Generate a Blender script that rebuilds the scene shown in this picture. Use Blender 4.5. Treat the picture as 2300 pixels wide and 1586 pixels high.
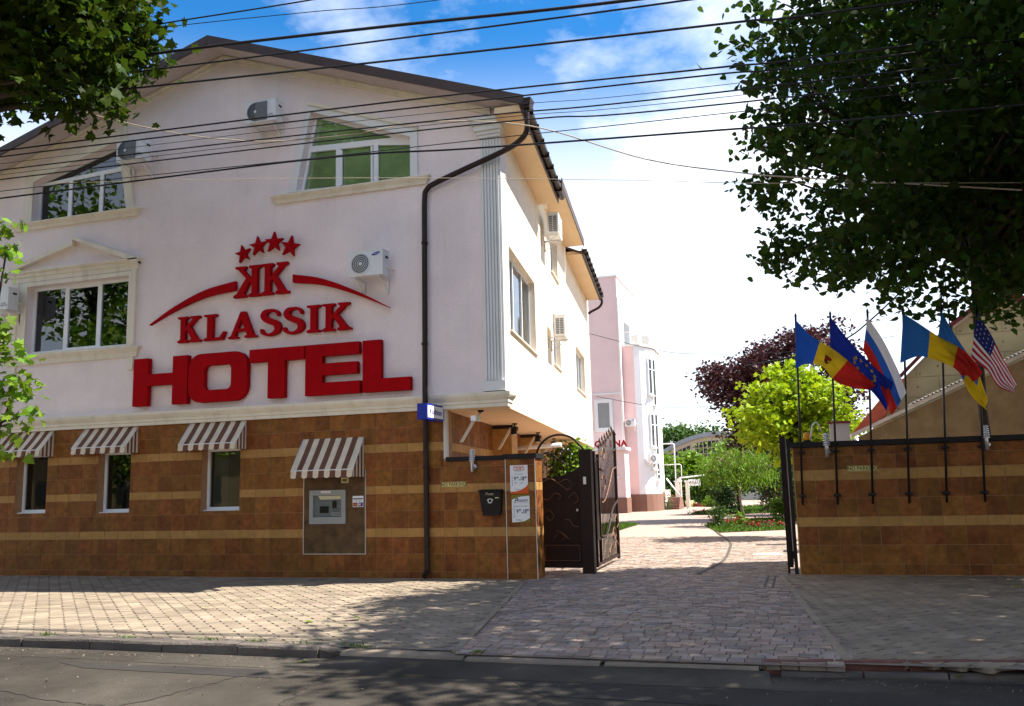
import bpy, math, random
import numpy as np
from mathutils import Vector, Matrix, geometry

for o in list(bpy.data.objects):
    bpy.data.objects.remove(o)
scn = bpy.context.scene
COL = scn.collection
R = math.radians
random.seed(7)

# ------------------------------------------------------------------ camera
FOC_PX, PITCH, ROLL, YAW = 2000.0, 0.15057, -0.0249, -0.3079
cam_data = bpy.data.cameras.new('camera')
cam = bpy.data.objects.new('camera', cam_data)
COL.objects.link(cam)
cam_data.sensor_width = 36.0
cam_data.lens = FOC_PX / 2300.0 * 36.0
cam_data.clip_start = 0.1
cam_data.clip_end = 3000
_fw = Vector((math.sin(YAW) * math.cos(PITCH), math.cos(YAW) * math.cos(PITCH), math.sin(PITCH)))
_rt = Vector((math.cos(YAW), -math.sin(YAW), 0))
_up = _rt.cross(_fw)
_r = _rt * math.cos(ROLL) + _up * math.sin(ROLL)
_u = -_rt * math.sin(ROLL) + _up * math.cos(ROLL)
_m = Matrix((_r, _u, -_fw)).transposed().to_4x4()
_m.translation = Vector((0, -15.7, 1.62))
cam.matrix_world = _m
scn.camera = cam

# ------------------------------------------------------------------ light
SUN_DIR = Vector((0.64, 0.22, 1.0)).normalized()
SUN_EL = math.asin(SUN_DIR.z)
SUN_AZ = math.atan2(SUN_DIR.x, SUN_DIR.y)
sun_data = bpy.data.lights.new('sun', 'SUN')
sun_data.energy = 5.0
sun_data.angle = R(0.53)
sun_data.color = (1.0, 0.94, 0.84)
sun = bpy.data.objects.new('sun', sun_data)
COL.objects.link(sun)
sun.rotation_euler = SUN_DIR.to_track_quat('Z', 'Y').to_euler()
sun.location = SUN_DIR * 60

world = bpy.data.worlds.new('World')
scn.world = world
world.use_nodes = True
wn, wl = world.node_tree.nodes, world.node_tree.links
wn.clear()
w_out = wn.new('ShaderNodeOutputWorld')
w_bg = wn.new('ShaderNodeBackground')
w_bg.inputs['Strength'].default_value = 0.10
sky = wn.new('ShaderNodeTexSky')
sky.sky_type = 'NISHITA'
sky.sun_disc = False
sky.sun_elevation = SUN_EL
sky.sun_rotation = SUN_AZ
sky.air_density = 1.0
sky.dust_density = 0.2
sky.ozone_density = 3.0
tc = wn.new('ShaderNodeTexCoord')
sep = wn.new('ShaderNodeSeparateXYZ')
wl.new(tc.outputs['Generated'], sep.inputs[0])
zc = wn.new('ShaderNodeMath'); zc.operation = 'ADD'; zc.inputs[1].default_value = 0.18
wl.new(sep.outputs['Z'], zc.inputs[0])
dx = wn.new('ShaderNodeMath'); dx.operation = 'DIVIDE'
dy = wn.new('ShaderNodeMath'); dy.operation = 'DIVIDE'
wl.new(sep.outputs['X'], dx.inputs[0]); wl.new(zc.outputs[0], dx.inputs[1])
wl.new(sep.outputs['Y'], dy.inputs[0]); wl.new(zc.outputs[0], dy.inputs[1])
cmb = wn.new('ShaderNodeCombineXYZ')
wl.new(dx.outputs[0], cmb.inputs[0]); wl.new(dy.outputs[0], cmb.inputs[1])
cmap = wn.new('ShaderNodeMapping')
cmap.inputs['Location'].default_value = (3.1, 1.7, 0.0)
wl.new(cmb.outputs[0], cmap.inputs[0])
n1 = wn.new('ShaderNodeTexNoise'); n1.inputs['Scale'].default_value = 1.15
n1.inputs['Detail'].default_value = 9; n1.inputs['Roughness'].default_value = 0.58
wl.new(cmap.outputs[0], n1.inputs['Vector'])
ramp = wn.new('ShaderNodeValToRGB')
ramp.color_ramp.elements[0].position = 0.46; ramp.color_ramp.elements[0].color = (0, 0, 0, 1)
ramp.color_ramp.elements[1].position = 0.66; ramp.color_ramp.elements[1].color = (1, 1, 1, 1)
wl.new(n1.outputs['Fac'], ramp.inputs[0])
# thicker veil towards the horizon, as any broken cloud deck shows
hz = wn.new('ShaderNodeMapRange')
hz.interpolation_type = 'SMOOTHSTEP'
hz.inputs['From Min'].default_value = 0.48; hz.inputs['From Max'].default_value = 0.27
hz.inputs['To Min'].default_value = 0.0; hz.inputs['To Max'].default_value = 0.64
wl.new(sep.outputs['Z'], hz.inputs['Value'])
mx = wn.new('ShaderNodeMath'); mx.operation = 'MAXIMUM'
wl.new(ramp.outputs[0], mx.inputs[0]); wl.new(hz.outputs[0], mx.inputs[1])
cl = wn.new('ShaderNodeMix'); cl.data_type = 'RGBA'
cl.inputs['B'].default_value = (6.9, 6.95, 7.1, 1)
hs = wn.new('ShaderNodeHueSaturation'); hs.inputs['Saturation'].default_value = 1.38; hs.inputs['Value'].default_value = 0.82
wl.new(sky.outputs[0], hs.inputs['Color'])
wl.new(mx.outputs[0], cl.inputs['Factor']); wl.new(hs.outputs[0], cl.inputs['A'])
wl.new(cl.outputs['Result'], w_bg.inputs['Color'])
wl.new(w_bg.outputs[0], w_out.inputs[0])

scn.view_settings.view_transform = 'Standard'
scn.view_settings.look = 'None'
scn.view_settings.exposure = 1.45
scn.view_settings.gamma = 1.0
scn.render.engine = 'CYCLES'
scn.cycles.max_bounces = 7
scn.cycles.diffuse_bounces = 4
scn.cycles.transparent_max_bounces = 10
scn.cycles.use_denoising = True

# ------------------------------------------------------------------ materials
def pm(name, col, rough=0.7, var=0.12, scale=3.0, bump=0.0, bscale=60.0, spec=0.3, metal=0.0,
       rnd=0.0, hue=0.0, col2=None, c2scale=2.0, c2lo=0.45, c2hi=0.65, stretch=None, transl=0.0, coat=0.0, streak=0.0, fine=None):
    m = bpy.data.materials.new(name)
    m.use_nodes = True
    n, l = m.node_tree.nodes, m.node_tree.links
    n.clear()
    out = n.new('ShaderNodeOutputMaterial')
    b = n.new('ShaderNodeBsdfPrincipled')
    b.inputs['Roughness'].default_value = rough
    b.inputs['Metallic'].default_value = metal
    b.inputs['Specular IOR Level'].default_value = spec
    if coat: b.inputs['Coat Weight'].default_value = coat
    geo = n.new('ShaderNodeNewGeometry')
    vec = geo.outputs['Position']
    if stretch:
        mp = n.new('ShaderNodeMapping'); mp.inputs['Scale'].default_value = stretch
        l.new(vec, mp.inputs[0]); vec = mp.outputs[0]
    rgb = n.new('ShaderNodeRGB'); rgb.outputs[0].default_value = (*col, 1)
    cur = rgb.outputs[0]
    if col2:
        nz = n.new('ShaderNodeTexNoise'); nz.inputs['Scale'].default_value = c2scale
        nz.inputs['Detail'].default_value = 6; nz.inputs['Roughness'].default_value = 0.62
        l.new(vec, nz.inputs['Vector'])
        mr = n.new('ShaderNodeMapRange'); mr.inputs['From Min'].default_value = c2lo; mr.inputs['From Max'].default_value = c2hi
        l.new(nz.outputs['Fac'], mr.inputs['Value'])
        mi = n.new('ShaderNodeMix'); mi.data_type = 'RGBA'
        l.new(mr.outputs[0], mi.inputs['Factor']); l.new(cur, mi.inputs['A']); mi.inputs['B'].default_value = (*col2, 1)
        cur = mi.outputs['Result']
    val = None
    if var:
        nz = n.new('ShaderNodeTexNoise'); nz.inputs['Scale'].default_value = scale
        nz.inputs['Detail'].default_value = 8; nz.inputs['Roughness'].default_value = 0.6
        l.new(vec, nz.inputs['Vector'])
        mr = n.new('ShaderNodeMapRange'); mr.inputs['From Min'].default_value = 0.3; mr.inputs['From Max'].default_value = 0.7
        mr.inputs['To Min'].default_value = 1 - var; mr.inputs['To Max'].default_value = 1 + var
        l.new(nz.outputs['Fac'], mr.inputs['Value']); val = mr.outputs[0]
    def mulv(val, sock, lo, hi, a, c):
        mr = n.new('ShaderNodeMapRange'); mr.inputs['From Min'].default_value = lo; mr.inputs['From Max'].default_value = hi
        mr.inputs['To Min'].default_value = a; mr.inputs['To Max'].default_value = c
        l.new(sock, mr.inputs['Value'])
        if val is None: return mr.outputs[0]
        mu = n.new('ShaderNodeMath'); mu.operation = 'MULTIPLY'; l.new(val, mu.inputs[0]); l.new(mr.outputs[0], mu.inputs[1]); return mu.outputs[0]
    if streak:
        mp = n.new('ShaderNodeMapping'); mp.inputs['Scale'].default_value = (5, 5, .22); l.new(geo.outputs['Position'], mp.inputs[0])
        nz = n.new('ShaderNodeTexNoise'); nz.inputs['Scale'].default_value = 1.0; nz.inputs['Detail'].default_value = 7; nz.inputs['Roughness'].default_value = .65
        l.new(mp.outputs[0], nz.inputs['Vector']); val = mulv(val, nz.outputs['Fac'], .50, .78, 1.0, 1.0 - streak)
    if fine:
        nz = n.new('ShaderNodeTexNoise'); nz.inputs['Scale'].default_value = fine[0]; nz.inputs['Detail'].default_value = 3; nz.inputs['Roughness'].default_value = .7
        l.new(geo.outputs['Position'], nz.inputs['Vector']); val = mulv(val, nz.outputs['Fac'], .25, .75, 1 - fine[1], 1 + fine[1])
    rsock = None
    if rnd or hue:
        oi = n.new('ShaderNodeObjectInfo')
        ad = n.new('ShaderNodeMath'); ad.operation = 'ADD'
        l.new(oi.outputs['Random'], ad.inputs[0]); l.new(geo.outputs['Random Per Island'], ad.inputs[1])
        fr = n.new('ShaderNodeMath'); fr.operation = 'FRACT'; l.new(ad.outputs[0], fr.inputs[0])
        rsock = fr.outputs[0]
    if rnd:
        mr = n.new('ShaderNodeMapRange'); mr.inputs['To Min'].default_value = 1 - rnd; mr.inputs['To Max'].default_value = 1 + rnd
        l.new(rsock, mr.inputs['Value'])
        if val is not None:
            mu = n.new('ShaderNodeMath'); mu.operation = 'MULTIPLY'; l.new(val, mu.inputs[0]); l.new(mr.outputs[0], mu.inputs[1]); val = mu.outputs[0]
        else: val = mr.outputs[0]
    if val is not None or hue:
        h = n.new('ShaderNodeHueSaturation'); l.new(cur, h.inputs['Color'])
        if val is not None: l.new(val, h.inputs['Value'])
        if hue:
            mm = n.new('ShaderNodeMath'); mm.operation = 'MULTIPLY_ADD'; mm.inputs[1].default_value = 7.31; mm.inputs[2].default_value = 0.2
            l.new(rsock, mm.inputs[0])
            f2 = n.new('ShaderNodeMath'); f2.operation = 'FRACT'; l.new(mm.outputs[0], f2.inputs[0])
            mr = n.new('ShaderNodeMapRange'); mr.inputs['To Min'].default_value = 0.5 - hue; mr.inputs['To Max'].default_value = 0.5 + hue
            l.new(f2.outputs[0], mr.inputs['Value']); l.new(mr.outputs[0], h.inputs['Hue'])
        cur = h.outputs[0]
    l.new(cur, b.inputs['Base Color'])
    if bump:
        nz = n.new('ShaderNodeTexNoise'); nz.inputs['Scale'].default_value = bscale; nz.inputs['Detail'].default_value = 5
        l.new(geo.outputs['Position'], nz.inputs['Vector'])
        bp = n.new('ShaderNodeBump'); bp.inputs['Strength'].default_value = bump; bp.inputs['Distance'].default_value = 0.02
        l.new(nz.outputs['Fac'], bp.inputs['Height']); l.new(bp.outputs[0], b.inputs['Normal'])
    if transl:
        t = n.new('ShaderNodeBsdfTranslucent'); l.new(cur, t.inputs['Color'])
        ms = n.new('ShaderNodeMixShader'); ms.inputs[0].default_value = transl
        l.new(b.outputs[0], ms.inputs[1]); l.new(t.outputs[0], ms.inputs[2]); l.new(ms.outputs[0], out.inputs[0])
    else:
        l.new(b.outputs[0], out.inputs[0])
    return m

def glass_mat(name, tint=(0.75, 0.8, 0.8), refl=0.25):
    m = bpy.data.materials.new(name); m.use_nodes = True
    n, l = m.node_tree.nodes, m.node_tree.links; n.clear()
    out = n.new('ShaderNodeOutputMaterial')
    t = n.new('ShaderNodeBsdfTransparent'); t.inputs[0].default_value = (*tint, 1)
    g = n.new('ShaderNodeBsdfGlossy'); g.inputs['Roughness'].default_value = 0.015; g.inputs[0].default_value = (0.9, 0.95, 1, 1)
    fr = n.new('ShaderNodeFresnel'); fr.inputs[0].default_value = 1.52
    mr = n.new('ShaderNodeMath'); mr.operation = 'ADD'; mr.inputs[1].default_value = refl; mr.use_clamp = True
    nz = n.new('ShaderNodeTexNoise'); nz.inputs['Scale'].default_value = 1.3
    bp = n.new('ShaderNodeBump'); bp.inputs['Strength'].default_value = 0.03; bp.inputs['Distance'].default_value = 0.05
    l.new(nz.outputs['Fac'], bp.inputs['Height']); l.new(bp.outputs[0], g.inputs['Normal'])
    l.new(fr.outputs[0], mr.inputs[0])
    ms = n.new('ShaderNodeMixShader'); l.new(mr.outputs[0], ms.inputs[0]); l.new(t.outputs[0], ms.inputs[1]); l.new(g.outputs[0], ms.inputs[2])
    l.new(ms.outputs[0], out.inputs[0])
    return m

M = {}
M['pink'] = pm('pink_stucco', (0.82, 0.72, 0.70), 0.92, 0.05, 1.2, 0.5, 45, 0.05, col2=(0.775, 0.675, 0.66), c2scale=0.7, streak=.05, fine=(30, .08))
M['cream_stucco'] = pm('cream_stucco', (0.78, 0.68, 0.54), 0.9, 0.04, 1.5, 0.4, 60, 0.1, streak=.08)
M['soffit'] = pm('peach_soffit', (0.74, 0.55, 0.34), 0.85, 0.05, 1.5, 0.1, 90, 0.1)
M['soffit_grey'] = pm('gable_soffit', (0.52, 0.45, 0.43), 0.85, 0.10, 2.0, 0.15, 30, 0.1, stretch=(1, 6, 6))
M['trim'] = pm('cream_trim', (0.74, 0.68, 0.56), 0.75, 0.06, 2.5, 0.1, 80, 0.2, streak=.22)
M['trim_white'] = pm('white_trim', (0.70, 0.70, 0.68), 0.7, 0.05, 2.0, 0.08, 80, 0.2)
M['pvc'] = pm('white_pvc', (0.78, 0.79, 0.80), 0.4, 0.03, 3, 0, 10, 0.4)
M['tile'] = pm('brown_tile', (0.215, 0.082, 0.019), 0.55, 0.34, 9, 0.15, 60, 0.16, rnd=0.22, fine=(60, .18), hue=0.010, col2=(0.165, 0.055, 0.011), c2scale=3.2)
M['tile_dark'] = pm('dark_marbled_tile', (0.105, 0.058, 0.024), 0.25, 0.3, 5, 0, 30, 0.4, rnd=0.08, col2=(0.055, 0.026, 0.011), c2scale=4.0)
M['band'] = pm('tan_tile', (0.38, 0.205, 0.062), 0.55, 0.16, 9, 0.1, 60, 0.15, rnd=0.10)
M['grout'] = pm('pale_grout', (0.38, 0.215, 0.11), 0.9, 0.15, 8)
M['edge_trim'] = pm('aluminium_edge', (0.62, 0.58, 0.54), 0.4, 0.05, 5, metal=0.4)
M['brown_metal'] = pm('dark_brown_metal', (0.026, 0.015, 0.011), 0.5, 0.2, 5, 0.05, 60, 0.25)
M['roof'] = pm('brown_roof_sheet', (0.06, 0.038, 0.032), 0.5, 0.2, 3)
M['black_metal'] = pm('black_coping', (0.014, 0.011, 0.011), 0.55, 0.2, 6, 0.05, 60, 0.2)
M['gate'] = pm('brown_gate_paint', (0.022, 0.011, 0.008), 0.55, 0.2, 6, 0.04, 60, 0.2)
M['gate_scroll'] = pm('bronze_scrolls', (0.13, 0.07, 0.042), 0.5, 0.3, 20, metal=0.5)
M['red'] = pm('red_sign_paint', (0.35, 0.003, 0.006), 0.7, 0.10, 4, 0.06, 50, 0.04, streak=.15)
M['white_plastic'] = pm('ac_white', (0.72, 0.73, 0.72), 0.45, 0.05, 4)
M['grille'] = pm('ac_grille', (0.15, 0.16, 0.17), 0.6, 0.1, 20)
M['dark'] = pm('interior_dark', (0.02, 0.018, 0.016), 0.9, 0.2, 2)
M['curtain'] = pm('curtain', (0.30, 0.27, 0.22), 0.9, 0.15, 3, stretch=(8, 8, 0.5))
M['blind'] = pm('green_grey_blind', (0.58, 0.68, 0.42), 0.8, 0.25, 1.0)
M['glass'] = glass_mat('window_glass', (0.6, 0.64, 0.62), 0.05)
M['glass_pale'] = glass_mat('pale_window_glass', (0.88, 0.93, 0.86), 0.05)
M['glass_clear'] = glass_mat('balustrade_glass', (0.85, 0.92, 0.95), 0.05)
M['silver'] = pm('brushed_steel', (0.62, 0.63, 0.66), 0.32, 0.08, 10, metal=0.8)
M['atm'] = pm('atm_grey', (0.30, 0.31, 0.30), 0.5, 0.06, 4)
M['atm_in'] = pm('atm_recess', (0.12, 0.14, 0.14), 0.5, 0.2, 4)
M['screen'] = pm('atm_screen', (0.012, 0.014, 0.012), 0.15, 0.2, 4)
M['blue'] = pm('blue_enamel', (0.006, 0.02, 0.30), 0.35, 0.05, 3)
M['white_paint'] = pm('white_enamel', (0.78, 0.78, 0.78), 0.4, 0.04, 3)
M['ink'] = pm('black_ink', (0.012, 0.012, 0.012), 0.6, 0.05, 3)
M['ink_blue'] = pm('navy_ink', (0.008, 0.012, 0.09), 0.6, 0.05, 3)
M['orange'] = pm('orange_print', (0.62, 0.09, 0.006), 0.5, 0.05, 3)
M['olive'] = pm('olive_print', (0.20, 0.17, 0.012), 0.5, 0.05, 3)
M['yellow_sign'] = pm('yellow_plate', (0.68, 0.56, 0.20), 0.5, 0.1, 6)
M['beige_label'] = pm('beige_plate', (0.55, 0.50, 0.33), 0.5, 0.08, 6)
M['awn_white'] = pm('awning_white', (0.74, 0.62, 0.47), 0.9, 0.12, 4, 0.05, 150, transl=0.15)
M['awn_brown'] = pm('awning_brown', (0.15, 0.068, 0.042), 0.9, 0.12, 4, 0.05, 150, transl=0.1)
M['asphalt'] = pm('asphalt', (0.043, 0.036, 0.028), 0.88, 0.28, 1.1, 0.9, 130, 0.2, fine=(170, .45), col2=(0.078, 0.066, 0.053), c2scale=0.45, c2lo=0.4, c2hi=0.6)
M['asphalt_patch'] = pm('asphalt_patch', (0.042, 0.038, 0.034), 0.88, 0.2, 2.0, 0.9, 130, 0.2, fine=(170, .4))
M['crack'] = pm('tar_crack', (0.034, 0.030, 0.026), 0.8, 0.2, 4)
M['kerb'] = pm('kerb_concrete', (0.125, 0.105, 0.09), 0.85, 0.35, 5, 0.6, 30, 0.2, rnd=0.15, col2=(0.05, 0.043, 0.038), c2scale=2.5, c2lo=.42, c2hi=.7)
M['kerb_red'] = pm('red_kerb', (0.14, 0.060, 0.045), 0.8, 0.25, 5, 0.4, 40, 0.2, rnd=0.10)
M['slab'] = pm('grey_tan_paver', (0.235, 0.190, 0.140), 0.85, 0.26, 1.6, 0.5, 55, 0.2, rnd=0.16, fine=(80, .15), hue=0.006, col2=(0.25, 0.195, 0.15), c2scale=1.1, c2lo=0.5, c2hi=0.75)
M['joint'] = pm('dark_joint', (0.075, 0.065, 0.055), 0.95, 0.3, 9, 0.3, 60)
M['joint_sand'] = pm('sandy_joint', (0.19, 0.155, 0.125), 0.95, 0.3, 9, 0.3, 60)
M['brick'] = pm('pink_grey_paver', (0.30, 0.222, 0.175), 0.85, 0.25, 4, 0.5, 60, 0.2, rnd=0.28, fine=(90, .15), hue=0.014, col2=(0.235, 0.205, 0.19), c2scale=3.0)
M['yard'] = pm('yard_paving', (0.335, 0.25, 0.205), 0.85, 0.25, 5, 0.3, 60, 0.2)
M['manhole'] = pm('manhole_concrete', (0.42, 0.37, 0.32), 0.85, 0.12, 6)
M['grass'] = pm('grass', (0.075, 0.155, 0.012), 0.8, 0.3, 6, rnd=0.3, hue=0.02, transl=0.3)
M['soil'] = pm('soil', (0.05, 0.035, 0.022), 0.95, 0.3, 6, 0.5, 30)
M['field'] = pm('open_ground', (0.10, 0.095, 0.05), 0.95, 0.3, 0.2)
M['bark'] = pm('bark', (0.045, 0.034, 0.026), 0.9, 0.3, 9, 0.7, 30, stretch=(4, 4, 1))
M['pale_bark'] = pm('pale_bark', (0.22, 0.17, 0.12), 0.9, 0.25, 9, 0.5, 30)
M['leaf_linden'] = pm('linden_leaf', (0.030, 0.062, 0.007), 0.55, 0.15, 2, rnd=0.4, hue=0.025, spec=0.15, transl=0.50)
M['leaf_maple'] = pm('maple_leaf', (0.032, 0.056, 0.004), 0.55, 0.15, 2, rnd=0.4, hue=0.025, spec=0.12, transl=0.45)
M['leaf_purple'] = pm('plum_leaf', (0.060, 0.016, 0.018), 0.5, 0.15, 2, rnd=0.45, hue=0.02, spec=0.35, transl=0.25)
M['leaf_yellow'] = pm('golden_leaf', (0.30, 0.42, 0.008), 0.55, 0.1, 2, rnd=0.25, hue=0.02, transl=0.35)
M['leaf_fresh'] = pm('fresh_leaf', (0.13, 0.235, 0.012), 0.55, 0.15, 2, rnd=0.35, hue=0.02, transl=0.35)
M['leaf_mid'] = pm('mid_leaf', (0.055, 0.115, 0.015), 0.5, 0.15, 2, rnd=0.4, hue=0.02, transl=0.3)
M['leaf_dark'] = pm('dark_leaf', (0.030, 0.070, 0.013), 0.5, 0.15, 2, rnd=0.4, hue=0.02, transl=0.25)
M['petal_red'] = pm('red_petal', (0.30, 0.022, 0.012), 0.6, 0.1, 3, rnd=0.3, hue=0.02, transl=0.2)
M['petal_pink'] = pm('magenta_petal', (0.42, 0.02, 0.14), 0.6, 0.1, 3, rnd=0.3, transl=0.2)
M['petal_orange'] = pm('orange_petal', (0.62, 0.25, 0.13), 0.6, 0.1, 3, rnd=0.3, transl=0.2)
M['rose_leaf'] = pm('maroon_leaf', (0.09, 0.012, 0.012), 0.6, 0.1, 3, rnd=0.3, hue=0.02, transl=0.2)
M['plinth'] = pm('brown_plinth', (0.20, 0.105, 0.075), 0.8, 0.08, 3, 0.15, 60)
M['pink2'] = pm('salmon_stucco', (0.74, 0.565, 0.545), 0.9, 0.05, 1.0, 0.2, 100, 0.1)
M['rough_stucco'] = pm('rough_stucco', (0.20, 0.148, 0.080), 0.95, 0.25, 2.5, 0.9, 25, 0.1)
M['board'] = pm('insulation_board', (0.47, 0.40, 0.235), 0.85, 0.09, 2.0, 0.1, 40, 0.1, rnd=0.05)
M['joint_line'] = pm('board_joint', (0.28, 0.25, 0.19), 0.9, 0.2, 6)
M['roof_red'] = pm('red_roof_sheet', (0.40, 0.085, 0.045), 0.55, 0.15, 3)
M['verge_red'] = pm('maroon_verge', (0.13, 0.022, 0.026), 0.6, 0.15, 3)
M['pale_wall'] = pm('pale_grey_wall', (0.38, 0.385, 0.39), 0.85, 0.08, 1.5, 0.1, 60)
M['fibre'] = pm('fibre_sheet', (0.50, 0.48, 0.44), 0.9, 0.2, 4, 0.3, 40)
M['hall_wall'] = pm('hall_wall', (0.52, 0.46, 0.38), 0.9, 0.08, 1.0)
M['zinc'] = pm('grey_roof', (0.24, 0.265, 0.29), 0.6, 0.1, 1.0)
M['cable'] = pm('black_cable', (0.010, 0.010, 0.012), 0.6, 0.05, 2)
M['pale_cable'] = pm('cream_cable', (0.50, 0.42, 0.31), 0.6, 0.1, 2)
M['pole'] = pm('black_pole', (0.012, 0.011, 0.011), 0.4, 0.1, 5)
M['beacon'] = pm('amber_lens', (0.80, 0.32, 0.006), 0.25, 0.1, 5, transl=0.2)
for k, c in dict(f_blue=(0.010, 0.075, 0.40), f_yellow=(0.62, 0.42, 0.010), f_red=(0.50, 0.018, 0.012), f_eu=(0.006, 0.022, 0.26),
                 f_white=(0.66, 0.67, 0.72), f_rblue=(0.02, 0.10, 0.42), f_sky=(0.018, 0.12, 0.40), f_navy=(0.012, 0.022, 0.14),
                 f_usred=(0.40, 0.012, 0.025), f_crest=(0.10, 0.035, 0.015)).items():
    M[k] = pm(k.replace('f_', 'flag_'), c, 0.75, 0.06, 3, transl=0.30)

# ------------------------------------------------------------------ builders
BASE = {}

def P(o):
    return BASE.get(o, Vector((0, 0, 0)))

def tag(o, label=None, cat=None, group=None, kind=None):
    if label: o['label'] = label
    if cat: o['category'] = cat
    if group: o['group'] = group
    if kind: o['kind'] = kind
    return o

def thing(name, label, cat, loc=(0, 0, 0), group=None):
    o = bpy.data.objects.new(name, None)
    o.empty_display_size = 0.2
    COL.objects.link(o)
    o.location = loc
    BASE[o] = Vector(loc)
    return tag(o, label, cat, group)

class MB:
    """Collects faces; build() links them as one mesh object."""
    def __init__(s):
        s.v, s.f, s.mi, s.sm = [], [], [], []
    def face(s, pts, mi=0, smooth=False):
        n = len(s.v); s.v += [tuple(p) for p in pts]; s.f.append(tuple(range(n, n + len(pts)))); s.mi.append(mi); s.sm.append(smooth)
    def mesh(s, vs, fs, mi=0, smooth=False):
        n = len(s.v); s.v += [tuple(p) for p in vs]
        for f in fs: s.f.append(tuple(i + n for i in f)); s.mi.append(mi); s.sm.append(smooth)
    def box(s, x0, x1, y0, y1, z0, z1, mi=0, tf=None):
        vs = [(x, y, z) for z in (z0, z1) for y in (y0, y1) for x in (x0, x1)]
        if tf: vs = [tf(*p) for p in vs]
        s.mesh(vs, [(0, 2, 3, 1), (4, 5, 7, 6), (0, 1, 5, 4), (2, 6, 7, 3), (0, 4, 6, 2), (1, 3, 7, 5)], mi)
        return s
    def hexa(s, b, t, mi=0):
        vs = list(b) + list(t)
        s.mesh(vs, [(3, 2, 1, 0), (4, 5, 6, 7), (0, 1, 5, 4), (1, 2, 6, 5), (2, 3, 7, 6), (3, 0, 4, 7)], mi)
        return s
    def prism(s, outer, holes=(), y0=0.0, y1=0.1, mi=0, tf=None, cap=True):
        """polygon in (x,z), front at y0 (towards the street), back at y1"""
        loops = [list(outer)] + [list(h) for h in holes]
        tris = geometry.tessellate_polygon([[Vector((p[0], p[1], 0)) for p in lp] for lp in loops])
        flat = [p for lp in loops for p in lp]
        T = tf or (lambda x, y, z: (x, y, z))
        fr = [T(p[0], y0, p[1]) for p in flat]; bk = [T(p[0], y1, p[1]) for p in flat]
        n = len(flat); vs = fr + bk; fs = []
        for a, b, c in tris:
            A, B, Cc = flat[a], flat[b], flat[c]
            ccw = (B[0] - A[0]) * (Cc[1] - A[1]) - (B[1] - A[1]) * (Cc[0] - A[0])
            if ccw < 0: a, b, c = a, c, b
            fs.append((a, b, c))
            if cap: fs.append((a + n, c + n, b + n))
        k = 0
        for lp in loops:
            ar = sum(lp[i][0] * lp[(i + 1) % len(lp)][1] - lp[(i + 1) % len(lp)][0] * lp[i][1] for i in range(len(lp)))
            for i in range(len(lp)):
                a, b = k + i, k + (i + 1) % len(lp)
                hole = lp is not loops[0]
                if (ar > 0) != hole: fs.append((a, a + n, b + n, b))
                else: fs.append((b, b + n, a + n, a))
            k += len(lp)
        s.mesh(vs, fs, mi)
        return s
    def tube(s, pts, r, seg=8, mi=0, cap=True, smooth=True):
        pts = [Vector(p) for p in pts]
        rs = r if hasattr(r, '__len__') else [r] * len(pts)
        n0 = len(s.v); prev = None
        for i, p in enumerate(pts):
            d = (pts[min(i + 1, len(pts) - 1)] - pts[max(i - 1, 0)])
            if d.length < 1e-9: d = Vector((0, 0, 1))
            d.normalize()
            a = prev if prev is not None else (Vector((1, 0, 0)) if abs(d.x) < 0.9 else Vector((0, 1, 0)))
            a = (a - d * a.dot(d)); a.normalize(); prev = a
            b = d.cross(a)
            for k in range(seg):
                t = 2 * math.pi * k / seg
                s.v.append(tuple(p + (a * math.cos(t) + b * math.sin(t)) * rs[i]))
        for i in range(len(pts) - 1):
            for k in range(seg):
                k2 = (k + 1) % seg
                s.f.append((n0 + i * seg + k, n0 + i * seg + k2, n0 + (i + 1) * seg + k2, n0 + (i + 1) * seg + k)); s.mi.append(mi); s.sm.append(smooth)
        if cap:
            s.f.append(tuple(n0 + k for k in reversed(range(seg)))); s.mi.append(mi); s.sm.append(False)
            e = n0 + (len(pts) - 1) * seg
            s.f.append(tuple(e + k for k in range(seg))); s.mi.append(mi); s.sm.append(False)
        return s
    def lathe(s, prof, c, seg=16, axis='z', mi=0, smooth=True):
        n0 = len(s.v)
        for r, h in prof:
            for k in range(seg):
                t = 2 * math.pi * k / seg
                if axis == 'z': s.v.append((c[0] + r * math.cos(t), c[1] + r * math.sin(t), c[2] + h))
                elif axis == 'y': s.v.append((c[0] + r * math.cos(t), c[1] - h, c[2] + r * math.sin(t)))
                else: s.v.append((c[0] + h, c[1] + r * math.cos(t), c[2] + r * math.sin(t)))
        for i in range(len(prof) - 1):
            for k in range(seg):
                k2 = (k + 1) % seg
                s.f.append((n0 + i * seg + k, n0 + i * seg + k2, n0 + (i + 1) * seg + k2, n0 + (i + 1) * seg + k)); s.mi.append(mi); s.sm.append(smooth)
        return s
    def build(s, name, mats, parent=None, kind=None):
        me = bpy.data.meshes.new(name)
        b = P(parent) if parent else Vector((0, 0, 0))
        me.from_pydata([(v[0] - b.x, v[1] - b.y, v[2] - b.z) for v in s.v], [], s.f)
        mats = mats if isinstance(mats, (list, tuple)) else [mats]
        for m in mats: me.materials.append(m)
        if len(mats) > 1: me.polygons.foreach_set('material_index', s.mi)
        if any(s.sm): me.polygons.foreach_set('use_smooth', s.sm)
        me.update()
        o = bpy.data.objects.new(name, me)
        COL.objects.link(o)
        if parent:
            o.parent = parent; BASE[o] = b
        if kind: o['kind'] = kind
        return o

def place(name, me, loc, parent, rotz=0.0, scale=None):
    """another object on shared mesh data"""
    o = bpy.data.objects.new(name, me)
    COL.objects.link(o)
    o.parent = parent
    b = P(parent)
    o.location = (loc[0] - b.x, loc[1] - b.y, loc[2] - b.z)
    o.rotation_euler = (0, 0, rotz)
    if scale: o.scale = scale
    return o

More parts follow.
